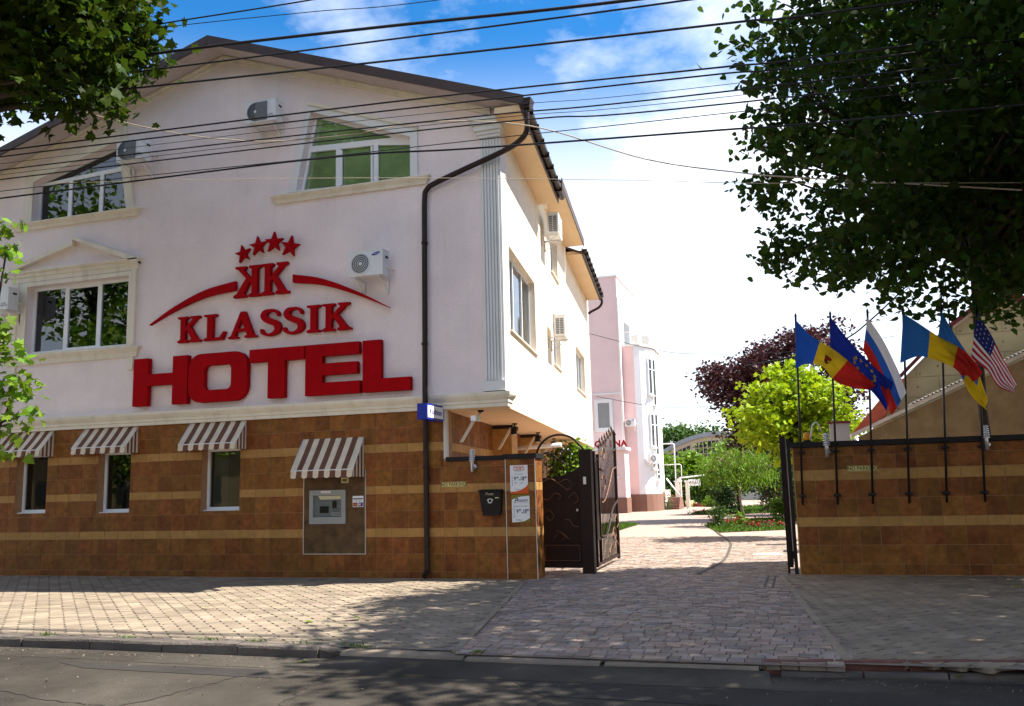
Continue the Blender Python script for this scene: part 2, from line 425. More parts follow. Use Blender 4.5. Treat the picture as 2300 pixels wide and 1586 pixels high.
def copy_tree(o, parent=None, loc=None, rotz=None):
    c = o.copy(); COL.objects.link(c)
    if parent: c.parent = parent
    if loc is not None: c.location = loc
    if rotz is not None: c.rotation_euler = (0, 0, rotz)
    for ch in list(o.children): copy_tree(ch, c)
    return c

def text_obj(name, s, size, mat, parent, loc, extrude=0.0, align='CENTER', rotz=0.0, sx=1.0, bold=0.0, shear=0.0):
    """flat or raised lettering standing upright, facing -Y (turned by rotz)"""
    cu = bpy.data.curves.new(name, 'FONT')
    cu.body = s; cu.size = size; cu.align_x = align; cu.align_y = 'CENTER'
    cu.extrude = extrude; cu.offset = bold; cu.resolution_u = 3; cu.shear = shear
    to = bpy.data.objects.new(name, cu); COL.objects.link(to)
    dg = bpy.context.evaluated_depsgraph_get()
    me = bpy.data.meshes.new_from_object(to.evaluated_get(dg))
    bpy.data.objects.remove(to); bpy.data.curves.remove(cu)
    co = np.empty(len(me.vertices) * 3); me.vertices.foreach_get('co', co); co = co.reshape(-1, 3)
    x, y, z = co[:, 0] * sx, co[:, 1], co[:, 2]
    c, sn = math.cos(rotz), math.sin(rotz)
    X, Y, Z = x, -z, y
    b = P(parent) if parent else Vector((0, 0, 0))
    out = np.stack([c * X - sn * Y + loc[0] - b.x, sn * X + c * Y + loc[1] - b.y, Z + loc[2] - b.z], 1)
    me.vertices.foreach_set('co', out.ravel()); me.update()
    me.materials.clear(); me.materials.append(mat); me.name = name
    o = bpy.data.objects.new(name, me); COL.objects.link(o)
    if parent: o.parent = parent; BASE[o] = b
    return o

def struct(o):
    o['kind'] = 'structure'; return o

def smooth_pts(pts, n=6):
    """Catmull-Rom through pts (tuples of any size)"""
    a = [np.array(p, float) for p in pts]; a = [2 * a[0] - a[1]] + a + [2 * a[-1] - a[-2]]
    out = []
    for i in range(1, len(a) - 2):
        for k in range(n):
            t = k / n
            p0, p1, p2, p3 = a[i - 1], a[i], a[i + 1], a[i + 2]
            out.append(0.5 * (2 * p1 + (p2 - p0) * t + (2 * p0 - 5 * p1 + 4 * p2 - p3) * t * t + (3 * p1 - p0 - 3 * p2 + p3) * t ** 3))
    out.append(a[-2]); return out

# ================================================================== GROUND
KERB_Y = -7.0
g = MB(); g.face([(-900, -600, -0.30), (900, -600, -0.30), (900, 1500, -0.30), (-900, 1500, -0.30)])
struct(g.build('ground', M['field']))
g = MB(); g.box(-120, 120, -15.2, KERB_Y + 0.02, -0.40, -0.11)
road = struct(g.build('road', M['asphalt']))
g = MB(); g.box(-120, 120, -40, -15.2, -0.40, 0.0)
struct(g.build('far_pavement', M['slab']))
# repairs and cracks in the road
def patch(pts, name, mat, z=-0.106):
    b = MB(); b.face([(x, y, z) for x, y in pts]); return b.build(name, mat, road)
patch([(-7.75, -7.72), (-7.2, -7.95), (-4.9, -8.02), (-5.2, -7.66)], 'asphalt_patch', M['asphalt_patch'])
patch([(-2.6, -7.72), (-0.4, -7.62), (4.0, -7.3), (4.0, -8.1), (-0.5, -8.25), (-2.2, -8.2)], 'asphalt_patch', M['asphalt_patch'])
def crack(pts, w, jitter=0.02):
    q = smooth_pts(pts, 9); b = MB(); L = []; Rr = []
    for i, p in enumerate(q):
        d = q[min(i + 1, len(q) - 1)] - q[max(i - 1, 0)]; d = d / (np.linalg.norm(d) + 1e-9)
        n = np.array([-d[1], d[0]]); off = random.uniform(-jitter, jitter); ww = w * random.uniform(0.4, 1.0)
        L.append(p + n * (ww + off)); Rr.append(p - n * (ww - off))
    for i in range(len(q) - 1):
        b.face([(*L[i], -0.1055), (*Rr[i], -0.1055), (*Rr[i + 1], -0.1055), (*L[i + 1], -0.1055)])
    return b.build('road_crack', M['crack'], road)
b = MB(); b.face([(-4.75, -7.72, -.1065), (-.35, -7.60, -.1065), (-.40, -7.10, -.055), (-4.70, -7.06, -.055)]); b.build('asphalt_ramp', M['asphalt'], road)
crack([(-9.6, -7.50), (-7.6, -7.52), (-5.6, -7.58), (-3.4, -7.6), (-1.5, -7.55)], 0.010)
crack([(-5.2, -7.75), (-5.35, -8.3), (-5.45, -8.8), (-5.6, -9.4)], 0.016, 0.03)
crack([(-4.55, -7.7), (-4.4, -8.1), (-4.35, -8.5), (-4.2, -9.0)], 0.010, 0.05)
crack([(-2.1, -7.7), (-2.2, -7.95), (-2.05, -8.15), (-2.1, -8.4), (-2.3, -9.0)], 0.016, 0.05)
crack([(-9.2, -8.75), (-7.6, -8.9), (-6.4, -9.2), (-5.6, -9.3)], 0.010)

# ---- pavement: diagonal interlocking pavers, the nearest as single pieces
def drive_left(y): return -4.66 + (-0.67 - y) * 0.193 if y < 0.9 else -4.9
def drive_right(y): return 0.22 - (y + 6.6) * 0.097
g = MB()
g.face([(-60, KERB_Y + 0.13, -0.012), (drive_left(KERB_Y + 0.13), KERB_Y + 0.13, -0.012), (drive_left(0), 0.0, -0.012), (-60, 0.0, -0.012)])
walk_l = struct(g.build('pavement', M['joint_sand']))
g = MB()
g.face([(drive_right(KERB_Y + 0.13), KERB_Y + 0.13, -0.012), (40, KERB_Y + 0.13, -0.012), (40, 1.1, -0.012), (drive_right(1.1), 1.1, -0.012)])
walk_r = struct(g.build('pavement', M['joint_sand']))
PL, PW = 0.25, 0.18
def zig(L, W, gap):
    a, b = L / 2 - gap, W / 2 - gap; k = 0.018
    bot = [(-a, -b), (-a * 0.5, -b - k), (a * 0.5, -b + k), (a, -b)]
    top = [(a, b), (a * 0.5, b + k), (-a * 0.5, b - k), (-a, b)]
    return bot + top
def slab_mesh(name, poly, h, mat, ch=0.006):
    b = MB(); n = len(poly)
    top = [(x * 0.965, y * 0.955, 0.0) for x, y in poly]; mid = [(x, y, -ch) for x, y in poly]; bot = [(x, y, -h) for x, y in poly]
    b.face(top)
    for i in range(n):
        j = (i + 1) % n
        b.face([mid[i], mid[j], top[j], top[i]]); b.face([bot[i], bot[j], mid[j], mid[i]])
    me = bpy.data.meshes.new(name); me.from_pydata(b.v, [], b.f); me.materials.append(mat); me.update()
    return me
zpoly = zig(PL, PW, 0.0034)
paver_me = slab_mesh('paver', zpoly, 0.05, M['slab'])
def lay_slabs(parent, xa, xb, inside, keep, ang):
    ca, sa = math.cos(ang), math.sin(ang); spots = []
    rng = random.Random(11)
    for i in range(-110, 110):
        for j in range(-110, 110):
            u, v = (i + (0.5 if j % 2 else 0)) * PL, j * PW
            x, y = ca * u - sa * v + (xa + xb) / 2, sa * u + ca * v - 3.4
            if inside(x, y): spots.append((x, y))
    spots.sort(key=lambda p: (p[0]) ** 2 + (p[1] + 15.7) ** 2)
    for x, y in spots[:keep]:
        o = place('paver', paver_me, (x, y, rng.uniform(-0.004, 0.003)), parent, ang + rng.uniform(-.012, .012))
        o.rotation_euler = (rng.uniform(-.012, .012), rng.uniform(-.012, .012), o.rotation_euler[2])
    b = MB()
    for x, y in spots[keep:]:
        a2 = ang + rng.uniform(-.01, .01); c2, s2 = math.cos(a2), math.sin(a2); z = rng.uniform(-0.004, 0.003)
        pts = [(x + c2 * p - s2 * q, y + s2 * p + c2 * q) for p, q in zpoly]
        b.face([(p[0], p[1], z) for p in pts])
        for k in range(len(pts)):
            p, q = pts[k], pts[(k + 1) % len(pts)]
            b.face([(p[0], p[1], z - .03), (q[0], q[1], z - .03), (q[0], q[1], z), (p[0], p[1], z)])
    if b.v: b.build('pavers', M['slab'], parent, 'stuff')
lay_slabs(walk_l, -12, -4, lambda x, y: -19 < x < drive_left(y) - 0.10 and KERB_Y + 0.24 < y < -0.10 and x > -11.2 + (-7 - y) * 1.25 * 1, 300, R(-45))
lay_slabs(walk_r, 0, 5, lambda x, y: drive_right(y) + 0.10 < x < 5.2 and KERB_Y + 0.24 < y < 0.98, 300, R(45))

# ---- driveway of mixed-width block pavers
g = MB()
g.face([(drive_left(KERB_Y), KERB_Y - 0.02, -0.016), (drive_right(KERB_Y), KERB_Y - 0.02, -0.016), (drive_right(1.1), 1.1, -0.016), (drive_left(0.85), 0.85, -0.016)])
g.face([(-5.2, 0.85, -0.017), (-0.4, 1.1, -0.017), (-0.3, 13, -0.017), (-6.6, 13, -0.017)])
drive = struct(g.build('driveway', M['joint_sand']))
g = MB(); g.face([(-60, 13, -0.017), (60, 13, -0.017), (60, 70, -0.017), (-60, 70, -0.017)]); g.face([(-12, 0.0, -0.021), (8, 0.0, -0.021), (8, 13, -0.021), (-12, 13, -0.021)])
struct(g.build('yard_paving', M['yard']))
rng = random.Random(5)
BW = {0.118: None, 0.158: None, 0.238: None}
for wdt in BW:
    a, b2 = wdt / 2 - 0.004, 0.158 / 2 - 0.004
    BW[wdt] = slab_mesh('block', [(-a, -b2), (a, -b2), (a, b2), (-a, b2)], 0.06, M['brick'], 0.007)
blocks = []
y = KERB_Y + 0.10; row = 0
while y < 13:
    x0 = (drive_left(y) + 0.06) if y < 0.85 else -5.0 - (y - 0.85) * 0.125
    x1 = (drive_right(y) - 0.02) if y < 1.1 else -0.42
    x = x0 - rng.uniform(0, 0.1)
    while x < x1:
        wd = rng.choice((0.118, 0.158, 0.158, 0.238))
        if x + wd > x0 + 0.04 and x < x1: blocks.append((x + wd / 2, y + rng.uniform(-.006, .006), wd))
        x += wd
    y += 0.158; row += 1
blocks.sort(key=lambda p: p[0] ** 2 + (p[1] + 15.7) ** 2)
for x, yy, wd in blocks[:300]:
    o = place('block', BW[wd], (x, yy, rng.uniform(-.008, .004)), drive, rng.uniform(-.02, .02))
    o.rotation_euler = (rng.uniform(-.03, .03), rng.uniform(-.03, .03), o.rotation_euler[2])
b = MB()
for x, yy, wd in blocks[300:]:
    a, c = wd / 2 - 0.004, 0.158 / 2 - 0.004; z = rng.uniform(-.004, .003); t = rng.uniform(-.004, .004)
    b.face([(x - a, yy - c, z), (x + a, yy - c, z + t), (x + a, yy + c, z + t), (x - a, yy + c, z)])
    b.face([(x - a, yy - c, z - .03), (x + a, yy - c, z - .03), (x + a, yy - c, z + t), (x - a, yy - c, z)])
b.build('blocks', M['brick'], drive, 'stuff')
g = MB(); g.lathe([(0.0, 0.004), (0.33, 0.004), (0.35, -0.01)], (-0.85, 5.75, 0), 28); g.build('manhole_cover', M['manhole'], drive)
for e, f in (((drive_left(-7) - .03, -6.95), (drive_left(-0.8) - .03, -0.8)), ((drive_right(-6.8) + .05, -6.8), (drive_right(1.0) + .05, 1.0))):
    b = MB(); n = Vector((1, 0.19, 0)) * 0.05
    b.hexa([(e[0] - .04, e[1], -.05), (e[0] + .04, e[1], -.05), (f[0] + .04, f[1], -.05), (f[0] - .04, f[1], -.05)],
           [(e[0] - .04, e[1], .004), (e[0] + .04, e[1], .004), (f[0] + .04, f[1], .004), (f[0] - .04, f[1], .004)])
    b.build('edging_strip', M['slab'], drive)
b = MB()
for k in (-0.06, 0.06):
    b.box(-0.62 + k, -0.585 + k, -1.0, 0.85, -0.012, 0.0045)
b.build('gate_stop_rail', M['black_metal'], drive)

q = smooth_pts([(-1.9, 1.0), (-1.69, 3.65), (-1.8, 7.1), (-2.0, 9.95), (-2.6, 13.9), (-3.26, 18.4), (-3.66, 21.8)], 8); b = MB()
for i in range(len(q) - 1):
    d = q[i + 1] - q[i]; n = np.array([-d[1], d[0]]) / np.linalg.norm(d) * .035
    b.face([(*(q[i] + n), .0065), (*(q[i] - n), .0065), (*(q[i + 1] - n), .0065), (*(q[i + 1] + n), .0065)])
b.build('dark_stain_line', M['joint'], drive)

# ---- kerb stones
kerb = struct((lambda q: (q.box(-60, 60, KERB_Y + 0.015, KERB_Y + 0.12, -0.3, -0.115), q.build('kerb', M['joint']))[1])(MB()))
rng = random.Random(3)
def kerb_stone(x0, x1, top0, top1, mat, y0=KERB_Y, w=0.15, dy=0.0):
    b = MB(); r = 0.02; ys = y0 + rng.uniform(-.012, .012); seg = 5
    pr = [(0, -0.16), (0, -0.035), (0.012, -0.012), (0.035, 0.0), (w, 0.0), (w, -0.16)]
    n = len(pr)
    for k in range(seg + 1):
        t = k / seg; x = x0 + 0.008 + (x1 - x0 - 0.016) * t; top = top0 + (top1 - top0) * t
        for py, pz in pr: b.v.append((x, ys + py + dy * t + rng.uniform(-.004, .004), top + pz + rng.uniform(-.004, .004)))
    for k in range(seg):
        for i in range(n - 1):
            b.f.append((k * n + i, (k + 1) * n + i, (k + 1) * n + i + 1, k * n + i + 1)); b.mi.append(0); b.sm.append(False)
    b.f.append(tuple(reversed(range(n)))); b.f.append(tuple(seg * n + i for i in range(n))); b.mi += [0, 0]; b.sm += [False] * 2
    return b.build('kerb_stone', mat, kerb)
x = -14.0
while x < -5.8:
    kerb_stone(x, x + 1.0, 0.012 + rng.uniform(-.012, .012), 0.012 + rng.uniform(-.012, .012), M['kerb']); x += 1.0
kerb_stone(x, -4.72, 0.012, -0.03, M['kerb'])
kerb_stone(-4.70, -3.32, -0.02, -0.025, M['slab'], KERB_Y - 0.10, 0.26)
kerb_stone(-3.3, -1.93, -0.03, -0.034, M['slab'], KERB_Y - 0.16, 0.16)
kerb_stone(-1.9, -0.48, -0.034, -0.03, M['slab'], KERB_Y - 0.14, 0.18, 0.08)
for k in range(5):
    kerb_stone(-0.45 + k * 0.62, 0.17 + k * 0.62, 0.004, 0.004, M['kerb_red'], KERB_Y + 0.03 + k * 0.10, 0.12, 0.10)
for k in range(4):
    kerb_stone(-0.30 + k * 0.7, 0.40 + k * 0.7, -0.066, -0.066, M['kerb'], KERB_Y - 0.09 + k * 0.10, 0.10, 0.10)

# ================================================================== HOTEL
CX = -5.12                       # street corner of the upper storeys
SK = -0.136                      # the side wall runs back a little to the left
SD = (math.sin(SK), math.cos(SK)); SN = (math.cos(SK), -math.sin(SK))
def side(x0, y0=0.0):
    """(s, outwards, z) -> world, for a wall running back from (x0, y0)"""
    return lambda s, n, z: (x0 + SD[0] * s - SN[0] * n, y0 + SD[1] * s - SN[1] * n, z)
SIDE_ROT = math.atan2(SD[1], SD[0])
hotel = thing('hotel_building', 'three-storey pink hotel with brown tiled ground floor and red lettering on its gable', 'building', (-12, 0, 0))

def rect(x0, x1, z0, z1): return [(x0, z0), (x1, z0), (x1, z1), (x0, z1)]
GX0, GX1 = -19.2, -6.36
GWIN = [(-16.66, -15.80, 1.33, 2.62), (-14.42, -13.57, 1.31, 2.60), (-11.78, -10.86, 1.31, 2.58)]
ATMP = (-9.38, -8.02, 0.44, 2.05)
b = MB(); b.prism(rect(GX0, GX1, -0.2, 3.13), [rect(*w) for w in GWIN], 0.0, 0.34)
gwall = b.build('ground_floor_wall', M['grout'], hotel)
gwall['label'] = 'brown tiled ground floor wall with tan bands'

ROWS = [(0.0, 0.12, 0), (0.12, 0.445, 0), (0.445, 0.76, 0), (0.76, 0.92, 1), (0.92, 1.245, 0), (1.245, 1.57, 0), (1.57, 1.72, 1),
        (1.72, 2.04, 0), (2.04, 2.36, 0), (2.36, 2.52, 1), (2.52, 2.83, 0), (2.83, 3.13, 0)]
TP = 0.335
def cut(r, holes):
    out = [r]
    for h in holes:
        nx = []
        for (a, b_, c, d) in out:
            if h[0] >= b_ or h[1] <= a or h[2] >= d or h[3] <= c: nx.append((a, b_, c, d)); continue
            if h[0] > a: nx.append((a, h[0], c, d))
            if h[1] < b_: nx.append((h[1], b_, c, d))
            m0, m1 = max(a, h[0]), min(b_, h[1])
            if h[2] > c: nx.append((m0, m1, c, h[2]))
            if h[3] < d: nx.append((m0, m1, h[3], d))
        out = nx
    return [q for q in out if q[1] - q[0] > 0.02 and q[3] - q[2] > 0.02]
_tile_cache = {}
def tile_mesh(w, h, mat, name):
    key = (round(w, 3), round(h, 3), mat.name)
    if key not in _tile_cache:
        b = MB(); gp = 0.0035; d = 0.007; c = 0.003
        x, z = w / 2 - gp, h / 2 - gp
        fr = [(-x + c, -d, -z + c), (x - c, -d, -z + c), (x - c, -d, z - c), (-x + c, -d, z - c)]
        bk = [(-x, -d + c, -z), (x, -d + c, -z), (x, -d + c, z), (-x, -d + c, z)]
        b0 = [(-x, 0.0, -z), (x, 0.0, -z), (x, 0.0, z), (-x, 0.0, z)]
        b.face(fr)
        for i in range(4):
            j = (i + 1) % 4; b.face([bk[i], bk[j], fr[j], fr[i]]); b.face([b0[i], b0[j], bk[j], bk[i]])
        me = bpy.data.meshes.new(name); me.from_pydata(b.v, [], b.f); me.materials.append(mat); me.update(); _tile_cache[key] = me
    return _tile_cache[key]
def tile_wall(parent, x0, x1, rows, holes, T, rotz, phase=0.0, merged=False):
    """tiles on a wall; T maps (along, outwards, z) to world"""
    k0 = math.floor((x0 - phase) / TP); k1 = math.ceil((x1 - phase) / TP); n = 0
    for z0, z1, kind in rows:
        for k in range(k0, k1):
            a, c = max(x0, phase + k * TP), min(x1, phase + (k + 1) * TP)
            if c - a < 0.02: continue
            for q in cut((a, c, z0, z1), holes):
                mat = M['band'] if kind else M['tile']
                me = tile_mesh(q[1] - q[0], q[3] - q[2], mat, 'band_tile' if kind else 'tile')
                p = T((q[0] + q[1]) / 2, 0.0, (q[2] + q[3]) / 2)
                place('band_tile' if kind else 'tile', me, p, parent, rotz); n += 1
    return n
front = lambda yf: (lambda s, n, z: (s, yf - n, z))
tile_wall(gwall, -17.6, GX1 - 0.032, ROWS, GWIN + [ATMP], front(0.0), 0.0, -16.85)
b = MB(); b.box(GX1 - 0.03, GX1 + 0.004, -0.012, 0.03, 2.20, 3.13); b.build('corner_strip', M['edge_trim'], hotel)

# ground-floor windows, set deep in the tiled reveals
for (x0, x1, z0, z1), wide in zip(GWIN, (0.0, 0.0, 0.0)):
    fb = MB(); y = 0.19; t = 0.055; xl = x0 + 0.20 - 0.20
    fb.prism(rect(x0, x1, z0, z1), [rect(x0 + t, x1 - t, z0 + t + 0.02, z1 - t)], y, y + 0.07)
    fr = fb.build('window', M['pvc'], hotel)
    pb = MB(); pb.box(x0 + t - .01, x1 - t + .01, y + 0.03, y + 0.036, z0 + t, z1 - t); pb.build('pane', M['glass'], fr)
    sb = MB(); sb.box(x0 + 0.01, x1 - 0.01, 0.06, y, z0, z0 + 0.022); sb.build('sill', M['pvc'], fr)
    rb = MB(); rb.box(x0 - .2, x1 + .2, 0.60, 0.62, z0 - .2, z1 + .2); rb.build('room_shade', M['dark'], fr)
    cb = MB(); n = 14
    for k in range(n):
        xa = x0 + t + (x1 - x0 - 2 * t) * 0.45 * k / n; xb = x0 + t + (x1 - x0 - 2 * t) * 0.45 * (k + 1) / n
        ya, yb = 0.34 + 0.03 * math.sin(k * 2.1), 0.34 + 0.03 * math.sin((k + 1) * 2.1)
        cb.face([(xa, ya, z0 + .05), (xb, yb, z0 + .05), (xb, yb, z1), (xa, ya, z1)], smooth=True)
    cb.build('curtain', M['curtain'], fr)

# upper facade with window openings
W2 = (-16.62, -13.78, 4.90, 6.46)
W3L = [(-16.62, 8.02), (-13.93, 7.98), (-14.22, 9.55), (-14.32, 9.62), (-16.62, 8.98)]
W3R = [(-9.62, 7.86), (-7.02, 7.78), (-7.02, 8.66), (-9.29, 9.55)]
GABLE = [(-19.0, 3.13), (CX, 3.13), (CX, 8.925), (-11.45, 11.215), (-19.0, 8.90)]
b = MB(); b.prism(GABLE, [rect(*W2), W3L, W3R], 0.0, 0.30)
uw = b.build('upper_wall', M['pink'], hotel)
# gable moulding following the roof
b = MB()
for (x0, z0), (x1, z1) in (((-5.3, 8.97), (-11.45, 11.18)), ((-11.45, 11.18), (-19.0, 8.87))):
    for o0, o1, d in ((0.0, -0.05, 0.10), (-0.05, -0.12, 0.055)):
        a = [(x0, -d, z0 + o1), (x1, -d, z1 + o1), (x1, 0.0, z1 + o1), (x0, 0.0, z0 + o1)]
        c = [(x0, -d, z0 + o0), (x1, -d, z1 + o0), (x1, 0.0, z1 + o0), (x0, 0.0, z0 + o0)]
        b.hexa(a, c)
b.build('gable_moulding', M['trim'], hotel)

# side wall over the passage
SW = side(CX)
SWIN = [(0.62, 4.05, 4.68, 6.38), (7.3, 8.9, 4.9, 6.32), (7.2, 8.8, 7.45, 8.6), (13.2, 16.3, 4.88, 6.32)]
def sprism(mb, outer, holes, n0, n1):
    mb.prism(outer, holes, -n0, -n1, tf=lambda s, y, z: SW(s, y, z))
b = MB(); sprism(b, [(0.302, 3.131), (18.8, 3.131), (18.8, 9.0), (5.0, 9.3), (5.0, 8.75), (0.302, 8.75)], [rect(*w) for w in SWIN], 0.0, -0.30)
b.build('side_wall', M['cream_stucco'], hotel)
for i, (s0, s1, z0, z1) in enumerate(SWIN):
    nm = 3 if i in (0, 3) else 2; t = 0.06
    holes = []
    for k in range(nm):
        a = s0 + (s1 - s0) * k / nm + (t if k == 0 else t / 2); c = s0 + (s1 - s0) * (k + 1) / nm - (t if k == nm - 1 else t / 2)
        holes.append(rect(a, c, z0 + t, z1 - t))
    fb = MB(); sprism(fb, rect(s0, s1, z0, z1), holes, -0.13, -0.20); fr = fb.build('window', M['pvc'], hotel)
    for h in holes:
        pb = MB(); sprism(pb, [(h[0][0] - .01, h[0][1] - .01), (h[1][0] + .01, h[1][1] - .01), (h[2][0] + .01, h[2][1] + .01), (h[3][0] - .01, h[3][1] + .01)], [], -0.16, -0.166)
        pb.build('pane', M['glass'], fr)
    sb = MB(); sprism(sb, rect(s0 - .05, s1 + .05, z0 - 0.035, z0 - 0.005), [], 0.05, -0.12); sb.build('sill', M['trim'], fr)
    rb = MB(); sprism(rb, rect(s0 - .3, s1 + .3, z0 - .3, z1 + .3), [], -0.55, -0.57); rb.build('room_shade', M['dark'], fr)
    cb = MB(); n = 40
    for k in range(n):
        a, c = s0 + (s1 - s0) * k / n, s0 + (s1 - s0) * (k + 1) / n
        f = lambda k: 0.34 + 0.03 * math.sin(k * 1.9)
        cb.face([SW(a, f(k), z0), SW(c, f(k + 1), z0), SW(c, f(k + 1), z1), SW(a, f(k), z1)], smooth=True)
    cb.build('curtain', M['curtain'], fr)
# underside of the overhanging storeys
p0, p1 = SW(0, 0, 3.12), SW(18.8, 0, 3.12)
b = MB(); b.hexa([(GX1 - 2.5, 0.0, 3.12), (CX - .002, 0.0, 3.12), (p1[0] - .002, p1[1], 3.12), (GX1 - 6, p1[1], 3.12)],
                 [(GX1 - 2.5, 0.0, 3.20), (CX - .002, 0.0, 3.20), (p1[0] - .002, p1[1], 3.20), (GX1 - 6, p1[1], 3.20)])
b.build('passage_soffit', M['soffit'], hotel)
# body behind, closing the volume
b = MB(); b.hexa([(-19.0, 0.36, -0.2), (GX1 - .35, 0.36, -0.2), (GX1 - .35 + SD[0] * 19, 18.6, -0.2), (-19.0, 18.6, -0.2)],
                 [(-19.0, 0.36, 3.11), (GX1 - .35, 0.36, 3.11), (GX1 - .35 + SD[0] * 19, 18.6, 3.11), (-19.0, 18.6, 3.11)])
b.build('inner_core', M['dark'], hotel)
b = MB(); b.box(-19.0, -18.7, 0.32, 18.6, 3.14, 8.7); b.box(-19.0, -7.9, 18.5, 18.8, 3.14, 8.7); b.build('rear_wall', M['pink'], hotel)

# cornice between the tiles and the pink storeys
def cornice(parent, name, pts_fn, prof, mat):
    """sweep an outline (outwards, z) along a list of points+normals"""
    b = MB(); path = pts_fn; n = len(prof)
    for (x, y, nx, ny) in path:
        for d, z in prof: b.v.append((x + nx * d, y + ny * d, z))
    for k in range(len(path) - 1):
        for i in range(n - 1):
            b.f.append((k * n + i, (k + 1) * n + i, (k + 1) * n + i + 1, k * n + i + 1)); b.mi.append(0); b.sm.append(False)
    b.f.append(tuple(range(n))); b.f.append(tuple((len(path) - 1) * n + i for i in reversed(range(n)))); b.mi += [0, 0]; b.sm += [False] * 2
    return b.build(name, mat, parent)
prof = [(0.0, 3.128), (0.06, 3.128), (0.06, 3.19), (0.085, 3.205), (0.085, 3.25), (0.12, 3.29), (0.15, 3.335), (0.16, 3.37), (0.16, 3.40), (0.0, 3.415)]
cornice(hotel, 'cornice', [(-19.0, 0, 0, -1), (CX, 0, 0, -1), (CX, 0, 0.72, -1), (CX + SD[0] * .25, SD[1] * .25, 1, 0.0)], prof, M['trim'])

# fluted pilaster with capital and base
b = MB(); X0, X1 = -5.52, CX + 0.005
b.box(X0, X1, -0.055, -0.001, 3.42, 8.42)
nfl = 6
for k in range(nfl):
    a = X0 + 0.02 + (X1 - X0 - 0.04) * k / nfl; c = a + (X1 - X0 - 0.04) / nfl * 0.62
    b.box(a, c, -0.085, -0.056, 3.62, 8.36)
pil = b.build('pilaster', M['trim_white'], hotel)
b = MB()
for i, (g_, z0, z1) in enumerate(((0.02, 8.37, 8.43), (0.05, 8.43, 8.50), (0.09, 8.50, 8.60), (0.13, 8.60, 8.68), (0.16, 8.68, 8.75))):
    b.box(X0 - g_, X1 + g_ * 0.8, -0.09 - g_, 0.02, z0 + .0005, z1)
b.build('capital', M['trim_white'], pil)
b = MB(); b.box(X0 - .03, X1 + .02, -0.12, -0.002, 3.42, 3.60); b.build('base', M['trim_white'], pil)

# roof: two slabs with soffit boards, fascia and gutters
RX, RZ = -11.45, 11.33
def slab_roof(name, e0, e1, zr, ze, y0, y1, rx0, rx1, mat, th):
    b = MB()
    b.hexa([(e0, y0, ze - th), (e1, y1, ze - th), (rx1, y1, zr - th), (rx0, y0, zr - th)], [(e0, y0, ze), (e1, y1, ze), (rx1, y1, zr), (rx0, y0, zr)])
    return b.build(name, mat, hotel)
def eave_x(y): return CX + 0.60 + SD[0] / SD[1] * y
EZ = 8.83
slab_roof('roof', eave_x(-.6), eave_x(5.1), RZ, EZ, -0.62, 5.1, RX, RX, M['roof'], 0.06)
slab_roof('roof', -19.6, -19.6, RZ, 8.83, -0.62, 18.8, RX - .001, RX - .001, M['roof'], 0.06)
slab_roof('roof', eave_x(5.11), eave_x(10.9), RZ + .02, 9.22, 5.11, 10.9, RX, RX, M['roof'], 0.06)
slab_roof('roof', eave_x(10.91), eave_x(18.2), RZ - .02, EZ + .05, 10.91, 18.2, RX, RX, M['roof'], 0.06)
# gable soffit boards and fascia
b = MB()
b.hexa([(eave_x(0) - .02, -0.59, EZ - .135), (eave_x(0) - .02, -0.005, EZ - .135), (RX, -0.005, RZ - .135), (RX, -0.59, RZ - .135)],
       [(eave_x(0) - .02, -0.59, EZ - .075), (eave_x(0) - .02, -0.005, EZ - .075), (RX, -0.005, RZ - .075), (RX, -0.59, RZ - .075)])
b.hexa([(RX, -0.59, RZ - .135), (RX, -0.005, RZ - .135), (-19.6, -0.005, EZ - .135), (-19.6, -0.59, EZ - .135)],
       [(RX, -0.59, RZ - .075), (RX, -0.005, RZ - .075), (-19.6, -0.005, EZ - .075), (-19.6, -0.59, EZ - .075)])
b.build('gable_soffit', M['soffit_grey'], hotel)
b = MB()
b.hexa([(eave_x(-.6), -0.66, EZ - .15), (eave_x(-.6), -0.622, EZ - .15), (RX, -0.622, RZ - .16), (RX, -0.66, RZ - .16)],
       [(eave_x(-.6), -0.66, EZ + .03), (eave_x(-.6), -0.622, EZ + .03), (RX, -0.622, RZ + .04), (RX, -0.66, RZ + .04)])
b.hexa([(RX - .002, -0.66, RZ - .16), (RX - .002, -0.622, RZ - .16), (-19.6, -0.622, EZ - .15), (-19.6, -0.66, EZ - .15)],
       [(RX - .002, -0.66, RZ + .04), (RX - .002, -0.622, RZ + .04), (-19.6, -0.622, EZ + .03), (-19.6, -0.66, EZ + .03)])
b.build('fascia', M['roof'], hotel)
